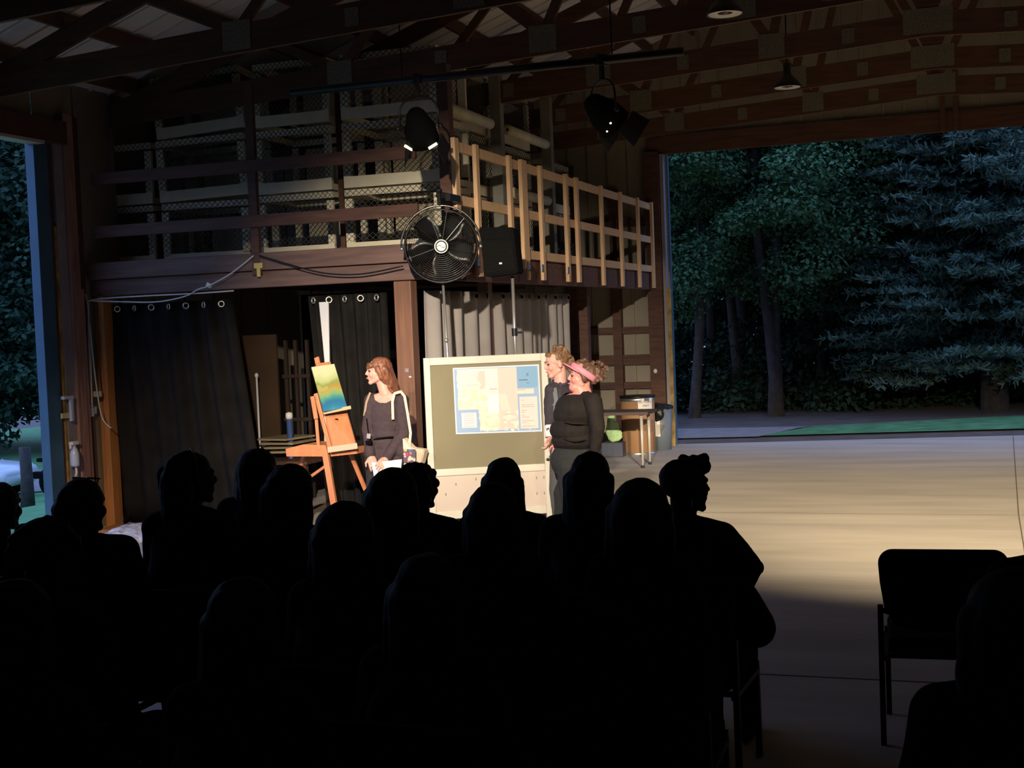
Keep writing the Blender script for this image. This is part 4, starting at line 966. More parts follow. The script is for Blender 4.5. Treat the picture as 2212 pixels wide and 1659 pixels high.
def torso_prims(mb, J, B, i=0.0):
    R = frame_from(J['shR']-J['shL'], J['nek']-J['pel'])
    (cw, cd), (ww, wd), (hw, hd_) = B
    mb.ell(J['che'], (cw+i, cd+i, 0.165+i), R); mb.ell(J['wai'], (ww+i, wd+i, 0.13+i), R); mb.ell(J['pel'], (hw+i, hd_+i, 0.13+i), R)
    m1 = (J['che']+J['wai'])/2; m2 = (J['wai']+J['pel'])/2
    mb.ell(m1, ((cw+ww)/2*0.97+i, (cd+wd)/2+i, 0.12+i), R); mb.ell(m2, ((hw+ww)/2*0.97+i, (hd_+wd)/2+i, 0.12+i), R)
    mb.cap(J['shL'], J['shR'], 0.052+i, 0.052+i)
    for s in ('shL', 'shR'): mb.cap(J['nek']+Vector((0, 0, -0.02)), J[s]+Vector((0, 0, 0.005)), 0.045+i, 0.045+i)
def arm_prims(mb, J, i=0.0, k=1.0, cut=0.0):
    for s in 'LR':
        if 'el'+s not in J: continue
        mb.cap(J['sh'+s], J['el'+s], (0.052*k+i), (0.040*k+i)); w = J['el'+s].lerp(J['wr'+s], 1-cut); mb.cap(J['el'+s], w, (0.040*k+i), (0.027*k+i*1.3))
def leg_prims(mb, J, i=0.0, k=1.0, feet=True):
    for s in 'LR':
        mb.cap(J['hi'+s], J['kn'+s], 0.086*k+i, 0.056*k+i); mb.cap(J['kn'+s], J['an'+s], 0.056*k+i, 0.038*k+i)
        c = J['kn'+s].lerp(J['an'+s], 0.3); mb.ell(c, (0.052*k+i, 0.055*k+i, 0.10))
        if feet:
            f = J['fw'+s] if 'fw'+s in J else Vector((0, 1, 0)); a = J['an'+s]
            g = Vector((a.x, a.y, 0.035)); mb.cap(g-f*0.05, g+f*0.15, 0.036, 0.028); mb.cap(a, g, 0.04, 0.038)
def eyes(p, parent, origin, k=1.0, M_e=None, rr_=0.0095):
    for q in (-1, 1):
        m = MB(origin); m.ell(p(q*0.031, 0.078, 0.004), (rr_*1.2, rr_*1.0, rr_*0.75), u=10, v=8); m.build('eye', M_e or M_eye, parent, True)
        m = MB(origin); m.cap(p(q*0.016, 0.090, 0.026), p(q*0.045, 0.078, 0.028), 0.0045, 0.003, 8); m.build('eyebrow', M_hair2, parent, True)
def lips(p, parent, origin, k=1.0):
    m = MB(origin); m.cap(p(-0.017, 0.085, -0.058), p(0.017, 0.085, -0.058), 0.005, 0.005, 8); m.ell(p(0, 0.0895, -0.058), (0.016, 0.005, 0.006), u=10, v=6); m.build('lips', M_lips, parent, True)
LFT = Vector((-math.cos(yaw), -math.sin(yaw), 0))      # towards photo left
TOC = Vector((math.sin(yaw), -math.cos(yaw), 0))        # towards the viewer

# --- woman with the painting
Y1 = 10.2
def P1(px, py, dy=0.0): return atY(px, py, Y1+dy)
J = dict(pel=P1(833, 985), wai=P1(834, 938), che=P1(835, 893), nek=P1(834, 851), shL=P1(803, 866, -0.02), shR=P1(867, 864, 0.02),
         elL=P1(795, 930, -0.04), wrL=P1(800, 984, -0.14), elR=P1(873, 936, -0.0), wrR=P1(835, 990, -0.15),
         hiL=P1(815, 1000), hiR=P1(852, 1000))
for s, px in (('L', 816), ('R', 850)):
    a = P1(px, 1185); J['kn'+s] = Vector((a.x, Y1-0.02, 0.47)); J['an'+s] = Vector((a.x, Y1+0.02, 0.09)); J['fw'+s] = (TOC+LFT*0.4).normalized()
w1o = (J['pel'].x, Y1, 0)
w1 = thing('person', w1o, 'woman with long auburn hair in plum sweater, looking left at the easel, holding papers', 'person', 'performers on the stage')
hc = P1(816, 802, -0.02); f1 = (LFT+TOC*0.28+Vector((0, 0, 0.02))).normalized()
B1 = ((0.135, 0.095), (0.118, 0.088), (0.150, 0.105))
q = MB(w1o); p1 = head_prims(q, hc, f1, (0, 0, 1), 0.98, J['nek'])
torso_prims(q, J, B1); arm_prims(q, J); leg_prims(q, J)
hand_prims(q, J['wrL'], (P1(808, 1010, -0.2)-J['wrL']), TOC+Vector((0, 0, 0.3)), 1, 0.5); hand_prims(q, J['wrR'], (P1(822, 1003, -0.24)-J['wrR']), TOC+Vector((0, 0, 0.4)), -1, 0.5)
q.organic('body', M_skinF, w1, 0.005, 3)
eyes(p1, w1, w1o); lips(p1, w1, w1o)
q = MB(w1o); torso_prims(q, J, B1, 0.014); arm_prims(q, J, 0.013, cut=0.06)
q.cap(P1(800, 975, -0.02), P1(866, 972, -0.02), 0.075, 0.085); q.cap(P1(812, 985), P1(856, 985), 0.10, 0.10)
# scoop neckline: keep the cloth below the collar bones
q2 = q
top = q.organic('sweater', M_top1, w1, 0.007, 3, 0.018, 7)
def cut_above(o, origin, fn):
    me = o.data; bm = bmesh.new(); bm.from_mesh(me)
    dl = [v for v in bm.verts if fn(v.co+Vector(origin))]
    bmesh.ops.delete(bm, geom=dl, context='VERTS'); bm.to_mesh(me); bm.free()
nk = J['nek']
cut_above(top, w1o, lambda v: ((v-Vector((nk.x, nk.y-0.03, nk.z+0.0))).length < 0.088) or (v.z > nk.z+0.012))
q = MB(w1o); q.cap(P1(815, 948, -0.105), P1(848, 944, -0.10), 0.010, 0.008); q.cap(P1(806, 950, -0.085), P1(817, 948, -0.10), 0.006, 0.009); q.build('waist_tie', M_blackm, w1, True)
q = MB(w1o); leg_prims(q, J, 0.014, feet=False); q.ell(J['pel']+Vector((0, 0, -0.03)), (0.165, 0.12, 0.13), frame_from(J['shR']-J['shL'])); q.organic('trousers', mat('black_trousers', (0.02, 0.017, 0.018), 0.9), w1, 0.009, 3)
for s in 'LR':
    q = MB(w1o); g = Vector((J['an'+s].x, J['an'+s].y, 0.036)); fw = J['fw'+s]; q.cap(g-fw*0.06, g+fw*0.165, 0.041, 0.033); q.box((g+fw*0.05)-Vector((0, 0, 0.026)), (0.06, 0.2, 0.018)); q.organic('shoe', M_black, w1, 0.008, 2)
# hair: crown, bangs and the long fall behind the shoulder
q = MB(w1o)
u_ = Vector((0, 0, 1)); s_ = f1.cross(u_); Rh = Matrix((s_, f1, u_)).transposed()
q.ell(p1(0, -0.028, 0.038), (0.085, 0.098, 0.088), Rh)
q.cap(p1(-0.045, 0.064, 0.052), p1(0.045, 0.064, 0.052), 0.026, 0.026); 
for a in (-0.04, -0.013, 0.013, 0.04): q.cap(p1(a, 0.070, 0.060), p1(a*1.05, 0.086, 0.026), 0.017, 0.010)
for a in range(9):
    t = (a-4)/4.0; st = p1(0.072*t, -0.045-0.05*(1-abs(t)), 0.02); 
    en = P1(853+8*t+4, 848+4*abs(t), 0.06+0.06*t*0.6); mid = st.lerp(en, 0.5)+LFT*-0.012
    q.cap(st, mid, 0.034, 0.032); q.cap(mid, en, 0.032, 0.014)
for qd in (-1, 1):
    q.cap(p1(qd*0.074, 0.012, 0.03), p1(qd*0.080, -0.012, -0.05), 0.020, 0.022); q.cap(p1(qd*0.080, -0.012, -0.05), P1(848, 846, -0.05*qd), 0.022, 0.012)
q.organic('hair', M_hair1, w1, 0.006, 3, 0.012, 14)
# papers
q = MB(w1o); 
q.poly([P1(803, 1000, -0.225), P1(868, 992, -0.225), P1(866, 1012, -0.235), P1(812, 1055, -0.26)], (0, 0.004, 0))
tag(q.build('papers', M_paper), 'white papers held low in both hands by the woman beside the easel', 'papers')
C.objects['papers'].location = w1o
# tote bag with floral panel
M_strap = mat('cream_canvas', (0.78, 0.62, 0.46), 0.8)
bgo = tuple(P1(893, 975, -0.1)); tote = thing('tote_bag', bgo, 'cream shoulder bag with a floral panel hanging at the auburn haired woman\'s side', 'bag')
q = MB(bgo); q.poly([P1(869, 946, -0.16), P1(889, 968, -0.18), P1(917, 972, -0.10), P1(909, 1004, -0.08), P1(898, 1012, -0.12), P1(872, 1006, -0.2)], (0, 0.10, 0)); bmesh.ops.bevel(q.bm, geom=q.bm.edges[:], offset=0.008, segments=2, affect='EDGES'); q.build('bag_body', M_strap, tote)
def flor(u, v):
    cl = [(225, 120, 120), (70, 120, 160), (80, 130, 90), (235, 200, 190), (200, 70, 90), (240, 190, 110)]; c = (95, 85, 100)
    for k in range(16):
        a, b_ = NZ[k, 1], NZ[k, 2]; r = 0.07+0.09*NZ[k, 3]
        if (u-a)**2+(v-b_)**2 < r*r: c = cl[int(NZ[k, 4]*5.99)]
    return c
ink_grid('floral_panel', [P1(870, 970, -0.215), P1(898, 971, -0.215), P1(897, 999, -0.215), P1(872, 999, -0.215)], 28, 28, flor, tote, bgo, 0.003)
def strap(pts, w, parent, origin, m, name='strap'):
    q = MB(origin); pts = [Vector(p) for p in pts]
    for a, b_ in zip(pts, pts[1:]): q.bar(a, b_+(b_-a).normalized()*0.004, w, 0.006, up=(0, 1, 0))
    return q.build(name, m, parent)
strap([P1(884, 968, -0.16), P1(887, 935, -0.09), P1(880, 890, -0.085), P1(874, 856, -0.08), P1(866, 846, -0.05), P1(852, 850, -0.10), P1(848, 868, -0.12), P1(849, 905, -0.125)], 0.022, tote, bgo, M_strap)
strap([P1(800, 848, -0.09), P1(792, 868, -0.085), P1(787, 897, -0.08)], 0.018, w1, w1o, mat('tan_strap', (0.4, 0.27, 0.17), 0.8), 'shoulder_strap')
t = thing('camera', tuple(P1(796, 948, -0.16)), 'small black and grey camera hanging on a cord in front of the auburn haired woman', 'camera'); cmo = tuple(P1(796, 948, -0.16))
q = MB(cmo); q.box(P1(797, 956, -0.17), (0.055, 0.03, 0.035), bev=0.005); q.build('camera_body', M_blackm, t)
q = MB(cmo); q.box(P1(797, 942, -0.17), (0.034, 0.022, 0.042), Matrix.Rotation(0.2, 3, 'Y'), bev=0.004); q.build('grey_case', mat('mid_grey', (0.35, 0.33, 0.33), 0.5), t)
strap([P1(796, 938, -0.155), P1(792, 905, -0.10)], 0.008, t, cmo, M_blackm, 'cord')

# --- woman with the pink visor
Y2 = 10.1
def P2(px, py, dy=0.0): return atY(px, py, Y2+dy)
J = dict(pel=P2(1244, 975), wai=P2(1250, 925), che=P2(1252, 885), nek=P2(1258, 848), shL=P2(1238, 870, -0.10), shR=P2(1280, 868, 0.12),
         elL=P2(1212, 925, -0.20), wrL=P2(1232, 968, -0.24), elR=P2(1297, 930, 0.10), wrR=P2(1292, 990, 0.06),
         hiL=P2(1232, 1000, -0.08), hiR=P2(1250, 1000, 0.10))
J['shL'] = P2(1243, 868, -0.17); J['shR'] = P2(1276, 866, 0.15)
J['elL'] = P2(1290, 925, -0.2); J['wrL'] = P2(1286, 985, -0.2); J['elR'] = P2(1222, 915, 0.2); J['wrR'] = P2(1207, 955, 0.1)
J['shL'], J['elL'], J['wrL'] = P2(1282, 868, -0.16), P2(1291, 925, -0.19), P2(1283, 988, -0.17)
J['shR'] = P2(1250, 866, 0.16)
for s, px, dy in (('L', 1228, -0.08), ('R', 1214, 0.10)):
    a = P2(px, 1190, dy); J['kn'+s] = Vector((a.x+0.03, Y2+dy, 0.50)); J['an'+s] = Vector((a.x, Y2+dy, 0.09)); J['fw'+s] = LFT
w2o = (J['pel'].x, Y2, 0)
w2 = thing('person', w2o, 'woman in black with a pink visor and curly bun, facing left beside the board', 'person', 'performers on the stage')
hc = P2(1256, 814); f2 = (LFT+TOC*0.10+Vector((0, 0, 0.10))).normalized()
q = MB(w2o); p2 = head_prims(q, hc, f2, (0, 0, 1), 1.02, J['nek']+Vector((0, 0, 0.01)))
q.ell(p2(0, 0.045, -0.085), (0.05, 0.05, 0.04)); q.cap(p2(0, 0.01, -0.09), J['nek'], 0.062, 0.075)
BR = Matrix((f2.cross(Vector((0, 0, 1))).normalized(), Vector((LFT.x, LFT.y, 0)), Vector((0, 0, 1)))).transposed()   # x across, y forward
def big(q, i):
    q.ell(J['che']+LFT*0.03, (0.19+i, 0.165+i, 0.15+i), BR); q.ell(J['che']+LFT*0.085+Vector((0, 0, -0.035)), (0.15+i, 0.125+i, 0.095+i), BR)
    q.ell(J['wai']+LFT*0.055+Vector((0, 0, -0.01)), (0.18+i, 0.175+i, 0.11+i), BR)
    q.ell(P2(1242, 950), (0.19+i, 0.185+i, 0.10+i), BR)
    q.cap(J['shL'], J['nek']+Vector((0, 0, -0.03)), 0.058+i, 0.055+i); q.cap(J['shR'], J['nek']+Vector((0, 0, -0.03)), 0.058+i, 0.055+i)
def bigarm(q, i, cut=0.0):
    for s in 'LR':
        q.cap(J['sh'+s], J['el'+s], 0.064+i, 0.056+i); q.cap(J['el'+s], J['el'+s].lerp(J['wr'+s], 1-cut), 0.054+i, 0.034+i)
def bigleg(q, i):
    q.ell(P2(1243, 995), (0.185+i, 0.20+i, 0.16+i), BR)
    for s in 'LR': q.cap(J['hi'+s]+Vector((0, 0, -0.02)), J['kn'+s], 0.115+i, 0.075+i); q.cap(J['kn'+s], J['an'+s], 0.072+i, 0.048+i)
big(q, -0.012); bigarm(q, -0.010); bigleg(q, -0.012)
for s in 'LR':
    g = Vector((J['an'+s].x, J['an'+s].y, 0.035)); q.cap(g-LFT*0.05, g+LFT*0.15, 0.036, 0.028)
    hand_prims(q, J['wr'+s], Vector((0, 0, -1))+LFT*0.25, TOC if s == 'L' else -TOC, 1 if s == 'L' else -1, 0.5)
q.organic('body', M_skinR, w2, 0.005, 3)
eyes(p2, w2, w2o); lips(p2, w2, w2o)
q = MB(w2o); big(q, 0.004); bigarm(q, 0.004, 0.05); top = q.organic('shirt', M_top2, w2, 0.007, 2, 0.02, 6); nk = J['nek']
cut_above(top, w2o, lambda v: (v-(nk+LFT*0.05+Vector((0, 0, 0.012)))).length < 0.085 or (v.z > nk.z+0.015) or ((v-(nk+LFT*0.11+TOC*0.02+Vector((0, 0, -0.04)))).length < 0.045))
for py, sag in ((911, 4), (948, 5)):   # stretched folds under bust and belly
    q = MB(w2o); P = [P2(1218+10*k, py+sag*math.sin(PI*k/5.0), -0.192-0.02*math.sin(PI*k/5)) for k in range(6)]; q.tube(P, [0.003, 0.006, 0.007, 0.007, 0.006, 0.003], 8); q.build('fabric_fold', M_top2, w2, True)
q = MB(w2o); bigleg(q, 0.006); q.organic('trousers', M_trous, w2, 0.009, 3, 0.01, 8)
for s in 'LR':
    q = MB(w2o); g = Vector((J['an'+s].x, J['an'+s].y, 0.036)); q.cap(g-LFT*0.06, g+LFT*0.165, 0.042, 0.034); q.organic('shoe', M_black, w2, 0.008, 2)
# hair: cap plus tousled bun at the back
q = MB(w2o); u_ = Vector((0, 0, 1)); s_ = f2.cross(u_).normalized(); Rh = Matrix((s_, f2, s_.cross(f2))).transposed()
q.ell(p2(0, -0.038, 0.040), (0.083, 0.090, 0.084), Rh); q.cap(p2(0, 0.05, 0.10), p2(0.02, -0.02, 0.125), 0.02, 0.03)
for k in range(26):
    a = RNG.random(3)-0.5; c = p2(a[0]*0.10, -0.135+a[1]*0.13, 0.045+a[2]*0.16); q.ell(c, (0.021, 0.021, 0.021), u=8, v=6)
q.ell(p2(0, -0.12, 0.03), (0.06, 0.055, 0.07), Rh)
for qd in (-1, 1): q.cap(p2(qd*0.076, 0.02, 0.03), p2(qd*0.078, -0.02, -0.02), 0.014, 0.02)
q.organic('hair', M_hair2, w2, 0.006, 1, 0.025, 30)
# visor: band around the head and a curved brim
vis = thing('visor', w2o, 'pink sun visor on the head of the woman in black', 'visor'); M_pink = mat('pink_cloth', (0.66, 0.24, 0.30), 0.6)
zt_ = (f2*math.sin(0.62)+Vector((0, 0, 1))*math.cos(0.62)); ub = (f2*math.cos(0.62)-Vector((0, 0, 1))*math.sin(0.62)*-1).normalized()
fb = (f2-Vector((0, 0, 1))*-0.62).normalized(); nb = s_.cross(fb).normalized()
if nb.z < 0: nb = -nb
q = MB(w2o); cc = p2(0, -0.012, 0.035); nn = 36
for side_, rad in (('o', 0.006), ('i', 0.0)): pass
rings = []
for k in range(nn):
    a = 2*PI*k/nn; d = s_*math.cos(a)*0.090+fb*math.sin(a)*0.112
    rings.append([q.bm.verts.new(cc+d*(1+e)+nb*h) for (e, h) in ((0.0, -0.024), (0.05, -0.024), (0.05, 0.024), (0.0, 0.024))])
for k in range(nn):
    a, b_ = rings[k], rings[(k+1) % nn]
    for j in range(4): q.bm.faces.new((a[j], a[(j+1) % 4], b_[(j+1) % 4], b_[j]))
q.build('band', M_pink, vis, True)
q = MB(w2o); G = []
for k in range(17):
    a = PI*(0.12+0.76*k/16); d = s_*math.cos(a)*0.092+fb*math.sin(a)*0.115; e = s_*math.cos(a)*0.11+fb*(math.sin(a)*0.115+0.075*math.sin(PI*k/16)**0.7)
    G.append([q.bm.verts.new(cc+d-nb*0.018), q.bm.verts.new(cc+(d+e)/2-nb*0.016), q.bm.verts.new(cc+e-nb*(0.028-0.0*k))])
for k in range(16):
    for j in range(2): q.bm.faces.new((G[k][j], G[k+1][j], G[k+1][j+1], G[k][j+1]))
o = q.build('brim', M_pink, vis, True); md = o.modifiers.new('t', 'SOLIDIFY'); md.thickness = 0.005

# --- man with the tie, leaning behind her
Y3 = 10.52
def P3(px, py, dy=0.0): return atY(px, py, Y3+dy)
J = dict(pel=P3(1222, 965), wai=P3(1216, 915), che=P3(1212, 868), nek=P3(1211, 828), shL=P3(1192, 845, -0.08), shR=P3(1236, 842, 0.08),
         elL=P3(1189, 893, -0.10), wrL=P3(1188, 937, -0.16), elR=P3(1246, 900, 0.10), wrR=P3(1244, 950, 0.05), hiL=P3(1214, 985, -0.05), hiR=P3(1234, 985, 0.05))
for s, px, dy in (('L', 1210, -0.05), ('R', 1236, 0.07)):
    a = P3(px, 1190, dy); J['kn'+s] = Vector((a.x, Y3+dy, 0.50)); J['an'+s] = Vector((a.x+0.02, Y3+dy, 0.09)); J['fw'+s] = (LFT+TOC*0.5).normalized()
w3o = (J['pel'].x, Y3, 0)
w3 = thing('person', w3o, 'man in dark shirt and slate tie leaning forward behind the woman with the visor', 'person', 'performers on the stage')
hc = P3(1201, 785); f3 = (LFT+TOC*0.30+Vector((0, 0, -0.16))).normalized(); u3 = Vector((0, 0, 1))+LFT*0.12
B3 = ((0.145, 0.10), (0.125, 0.095), (0.135, 0.10))
q = MB(w3o); p3 = head_prims(q, hc, f3, u3, 1.0, J['nek']); torso_prims(q, J, B3); arm_prims(q, J); leg_prims(q, J)
hand_prims(q, J['wrL']+Vector((0, 0, -0.01)), Vector((0, 0, -1))+LFT*0.15, (-LFT+TOC*0.3), 1, 0.8); hand_prims(q, J['wrR'], Vector((0, 0, -1)), TOC, -1, 0.5)
q.organic('body', M_skinF, w3, 0.005, 3); eyes(p3, w3, w3o); lips(p3, w3, w3o)
q = MB(w3o); torso_prims(q, J, B3, 0.012); arm_prims(q, J, 0.012, cut=0.10); top = q.organic('shirt', M_shirt, w3, 0.007, 3, 0.012, 9); nk = J['nek']
cut_above(top, w3o, lambda v: (v-(nk+Vector((0, 0, 0.05)))).length < 0.078)
q = MB(w3o); Rc = frame_from(J['shR']-J['shL'])
q.torus(nk+Vector((0, 0, 0.012)), 0.066, 0.013, axis=(0.1, -0.35, 1), n=24, m=8); fdir = TOC*0.8+LFT*0.5
for sg in (-1, 1):
    a = nk+fdir*0.062+Vector((0, 0, -0.0))+Vector((-fdir.y, fdir.x, 0))*0.03*sg; q.cap(a, a+Vector((0, 0, -0.045))+Vector((-fdir.y, fdir.x, 0))*0.012*sg, 0.013, 0.006)
q.build('collar', mat('navy_collar', (0.045, 0.035, 0.07), 0.8), w3, True)
q = MB(w3o); tp = nk+fdir*0.09; q.ell(tp+Vector((0, 0, -0.03)), (0.018, 0.016, 0.02))
q.bar(P3(1198, 838, -0.125), P3(1202, 868, -0.150), 0.036, 0.008, up=(0, 1, 0)); q.bar(P3(1202, 868, -0.150), P3(1200, 900, -0.150), 0.046, 0.008, up=(0, 1, 0)); tie = q.build('tie', M_tie, w3)
q = MB(w3o); q.bar(P3(1193, 875, -0.160), P3(1205, 875, -0.160), 0.008, 0.006); q.build('tie_clip', M_galv, tie)
q = MB(w3o); leg_prims(q, J, 0.018, feet=False); q.ell(J['pel'], (0.155, 0.115, 0.13), Rc); q.organic('trousers', mat('grey_trousers', (0.09, 0.085, 0.08), 0.85), w3, 0.009, 3)
for s in 'LR':
    q = MB(w3o); g = Vector((J['an'+s].x, J['an'+s].y, 0.036)); fw = J['fw'+s]; q.cap(g-fw*0.06, g+fw*0.165, 0.042, 0.034); q.organic('shoe', M_black, w3, 0.008, 2)
q = MB(w3o); u_ = (u3-f3*u3.dot(f3)).normalized(); s_ = f3.cross(u_); Rh = Matrix((s_, f3, u_)).transposed()
q.ell(p3(0, -0.034, 0.040), (0.083, 0.092, 0.082), Rh); q.cap(p3(-0.03, 0.052, 0.082), p3(0.03, 0.052, 0.082), 0.022, 0.022)
for k in range(34):
    a = RNG.random(3)-0.5; c = p3(a[0]*0.12, 0.0-0.10*(a[1]+0.4)-0.02, 0.115+a[2]*0.05-0.12*max(0, a[1])); q.ell(c, (0.02, 0.02, 0.02), u=8, v=6)
q.ell(p3(0, -0.125, -0.005), (0.045, 0.04, 0.05), Rh); q.cap(p3(0.0, -0.1, -0.03), p3(0, -0.11, -0.09), 0.04, 0.02)
q.organic('hair', M_hair3, w3, 0.006, 1, 0.022, 26)
q = MB(w3o); q.lathe(J['elL'].lerp(J['wrL'], 0.62)+Vector((-0.0, -0.0, 0)), [(0.045, 0), (0.047, 0.0), (0.040, 0.10), (0.036, 0.10), (0.045, 0)], axis=tuple(J['wrL']-J['elL']), n=20); q.build('white_cuff', M_paper, w3, True)

# ------------------------------------------------------------------ audience on stacking chairs, seen from behind
def make_chair():
    t = thing('stacking_chair', (0, 0, 0), 'x', 'chair', 'audience chairs')
    q = MB(); n = 9; zt = 0.86; G = []
    out = []
    for k in range(n+1): a = PI/2*(k/n); out.append((0.205+0.062*math.sin(a)-0.0, zt-0.062+0.062*math.cos(a)))
    out += [(0.262, 0.72), (0.245, 0.60), (0.20, 0.535), (0.10, 0.505)]
    outl = out + [(-x, z) for x, z in reversed(out)]
    q.poly([(x, -0.275+0.03*(0.9-z), z) for x, z in outl], (0, 0.05, 0)); bmesh.ops.bevel(q.bm, geom=[e for e in q.bm.edges if len(e.link_faces) == 2 and e.calc_face_angle(0) > 1.0], offset=0.012, segments=2, affect='EDGES')
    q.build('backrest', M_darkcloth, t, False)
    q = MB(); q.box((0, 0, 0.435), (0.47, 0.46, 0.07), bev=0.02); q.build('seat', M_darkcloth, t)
    for sx in (-1, 1):
        q = MB(); q.bar((sx*0.262, -0.24, 0.0), (sx*0.262, -0.26, 0.62), 0.024, 0.024); q.build('leg', M_black, t)
        q = MB(); q.bar((sx*0.235, 0.22, 0.0), (sx*0.235, 0.20, 0.42), 0.024, 0.024); q.build('leg', M_black, t)
    q = MB()
    for sx in (-1, 1): q.bar((sx*0.25, -0.25, 0.385), (sx*0.24, 0.2, 0.385), 0.022, 0.022); q.bar((sx*0.262, -0.26, 0.60), (sx*0.20, -0.255, 0.58), 0.02, 0.02)
    q.bar((-0.25, 0.18, 0.385), (0.25, 0.18, 0.385), 0.02, 0.02); q.bar((-0.25, -0.2, 0.385), (0.25, -0.2, 0.385), 0.02, 0.02); q.build('seat_frame', M_black, t)
    return t
chair = make_chair(); remember(chair)
cpos = atZ(2030, 1168, 0.86); chair.location = (cpos.x, cpos.y+0.02, 0); chair.rotation_euler = (0, 0, 0.06); chair['label'] = 'empty black padded stacking chair at the right, facing the bright stage floor'
SEATED = []
def seated(px, py, zt, label, style='long', face=0.0, hw=0.09, sh=0.19, clabel=None, turn=0.0, side=0, vox=0.011, bulk=1.0, shz=0.0):
    g = atZ(px, py, zt); o = (g.x, g.y, 0)
    t = thing('person', o, label, 'person', 'seated audience seen from behind', rz=0)
    K = zt-0.112; J = {}
    def r(x, y, z):
        c_, s_ = math.cos(turn), math.sin(turn); return Vector((x*c_-y*s_, x*s_+y*c_, z))
    J['pel'] = r(0, -0.10, 0.57); J['wai'] = r(0, -0.11, 0.57+(zt-0.85)*0.40+0.08); J['che'] = r(0, -0.06, zt-0.42); J['nek'] = r(0, -0.03, zt-0.265)
    J['shL'] = r(-sh+0.045, -0.04, zt-0.325+shz); J['shR'] = r(sh-0.045, -0.04, zt-0.325+shz)
    J['elL'] = r(-sh-0.02, 0.02, zt-0.60); J['elR'] = r(sh+0.02+0.03*side, 0.02, zt-0.60); J['wrL'] = r(-0.10, 0.24, 0.60); J['wrR'] = r(0.10, 0.24, 0.60)
    if side == 2: J['elR'] = r(0.225, 0.12, 0.83)
    J['hiL'] = r(-0.09, -0.06, 0.54); J['hiR'] = r(0.09, -0.06, 0.54); J['knL'] = r(-0.13, 0.36, 0.52); J['knR'] = r(0.13, 0.36, 0.52)
    J['anL'] = r(-0.13, 0.40, 0.10); J['anR'] = r(0.13, 0.40, 0.10); fw = r(0, 1, 0); J['fwL'] = fw; J['fwR'] = fw
    B = ((0.145*bulk, 0.10), (0.135*bulk, 0.10), (0.165*bulk, 0.12))
    hc = Vector((0, 0, K)); f = Vector((math.sin(face), math.cos(face), 0)); u = Vector((0, 0, 1)); s = f.cross(u); Rh = Matrix((s, f, u)).transposed()
    q = MB(); p = head_prims(q, hc, f, u, 1.0, J['nek']); torso_prims(q, J, B); arm_prims(q, J); leg_prims(q, J)
    hand_prims(q, J['wrL'], r(0.05, 0.1, -0.02), (0, 0, 1), 1, 0.3); hand_prims(q, J['wrR'], r(-0.05, 0.1, -0.02), (0, 0, 1), -1, 0.3)
    q.organic('body', M_unlitskin, t, vox*0.8, 2)
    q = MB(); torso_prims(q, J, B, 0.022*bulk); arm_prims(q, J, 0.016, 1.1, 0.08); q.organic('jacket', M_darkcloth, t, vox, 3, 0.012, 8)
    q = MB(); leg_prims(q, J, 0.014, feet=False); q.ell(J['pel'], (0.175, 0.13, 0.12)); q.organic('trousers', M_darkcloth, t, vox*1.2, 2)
    q = MB(); e = hw-0.075
    q.ell(p(0, -0.02, 0.030), (hw, 0.098+e*0.5, 0.088), Rh)
    if style == 'long':
        for k in range(7):
            a = (k-3)/3.0; st = p(hw*0.82*a, -0.05-0.05*(1-a*a), 0.0); en = p(hw*1.05*a, -0.095-0.02*(1-a*a), -0.30-0.04*(1-a*a)); q.cap(st, en, 0.042, 0.026)
    elif style == 'mid':
        for k in range(7):
            a = (k-3)/3.0; q.cap(p(hw*0.82*a, -0.04-0.05*(1-a*a), 0.0), p(hw*1.0*a, -0.05-0.04*(1-a*a), -0.15), 0.04, 0.03)
    elif style == 'curly':
        for k in range(70):
            d = RNG.normal(size=3); d /= np.linalg.norm(d); d[2] = d[2]*0.9
            if d[2] < -0.8: continue
            q.ell(p(d[0]*hw*1.0, -0.02+d[1]*0.10, 0.015+d[2]*0.10), (0.024, 0.024, 0.024), u=8, v=6)
        for k in range(16): a = (RNG.random()-0.5)*2; q.ell(p(hw*1.05*a, -0.06-0.05*RNG.random(), -0.06-0.12*RNG.random()), (0.028, 0.028, 0.028), u=8, v=6)
    elif style == 'bun':
        q.ell(p(0, -0.12, -0.055), (0.05, 0.04, 0.045)); q.cap(p(0, -0.12, -0.08), p(0.03, -0.13, -0.13), 0.02, 0.008); q.cap(p(-0.03, -0.1, -0.08), p(0.05, -0.12, -0.115), 0.012, 0.01)
    elif style == 'quiff':
        for k in range(16):
            a = RNG.random(3)-0.5; q.ell(p(a[0]*0.10, 0.045+a[1]*0.09, 0.095+a[2]*0.03), (0.024, 0.024, 0.024), u=8, v=6)
        q.ell(p(0, 0.085, 0.075), (0.03, 0.03, 0.03))
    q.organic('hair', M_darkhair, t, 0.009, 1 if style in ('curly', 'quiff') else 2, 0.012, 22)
    if clabel:
        ch = copy_tree(chair); ch.location = (g.x+r(0, -0.04, 0).x, g.y+r(0, -0.04, 0).y, 0); ch.rotation_euler = (0, 0, turn); ch['label'] = clabel
    SEATED.append((label[:30], round(g.x, 2), round(g.y, 2)))
    return t, p, Rh, J
seated(0, 1043, 1.26, 'dark haired person with a low bun at the far left edge of the photo', 'bun', 0.1, 0.085, clabel='black stacking chair of the viewer with a low bun at the left edge')
t, p, Rh, J = seated(179, 1036, 1.32, 'viewer with long hair and glasses pushed up, in front of the left post', 'long', 0.1, 0.088, 0.245, shz=0.03, bulk=1.15, clabel='black stacking chair of the viewer with glasses on the head')
q = MB(); 
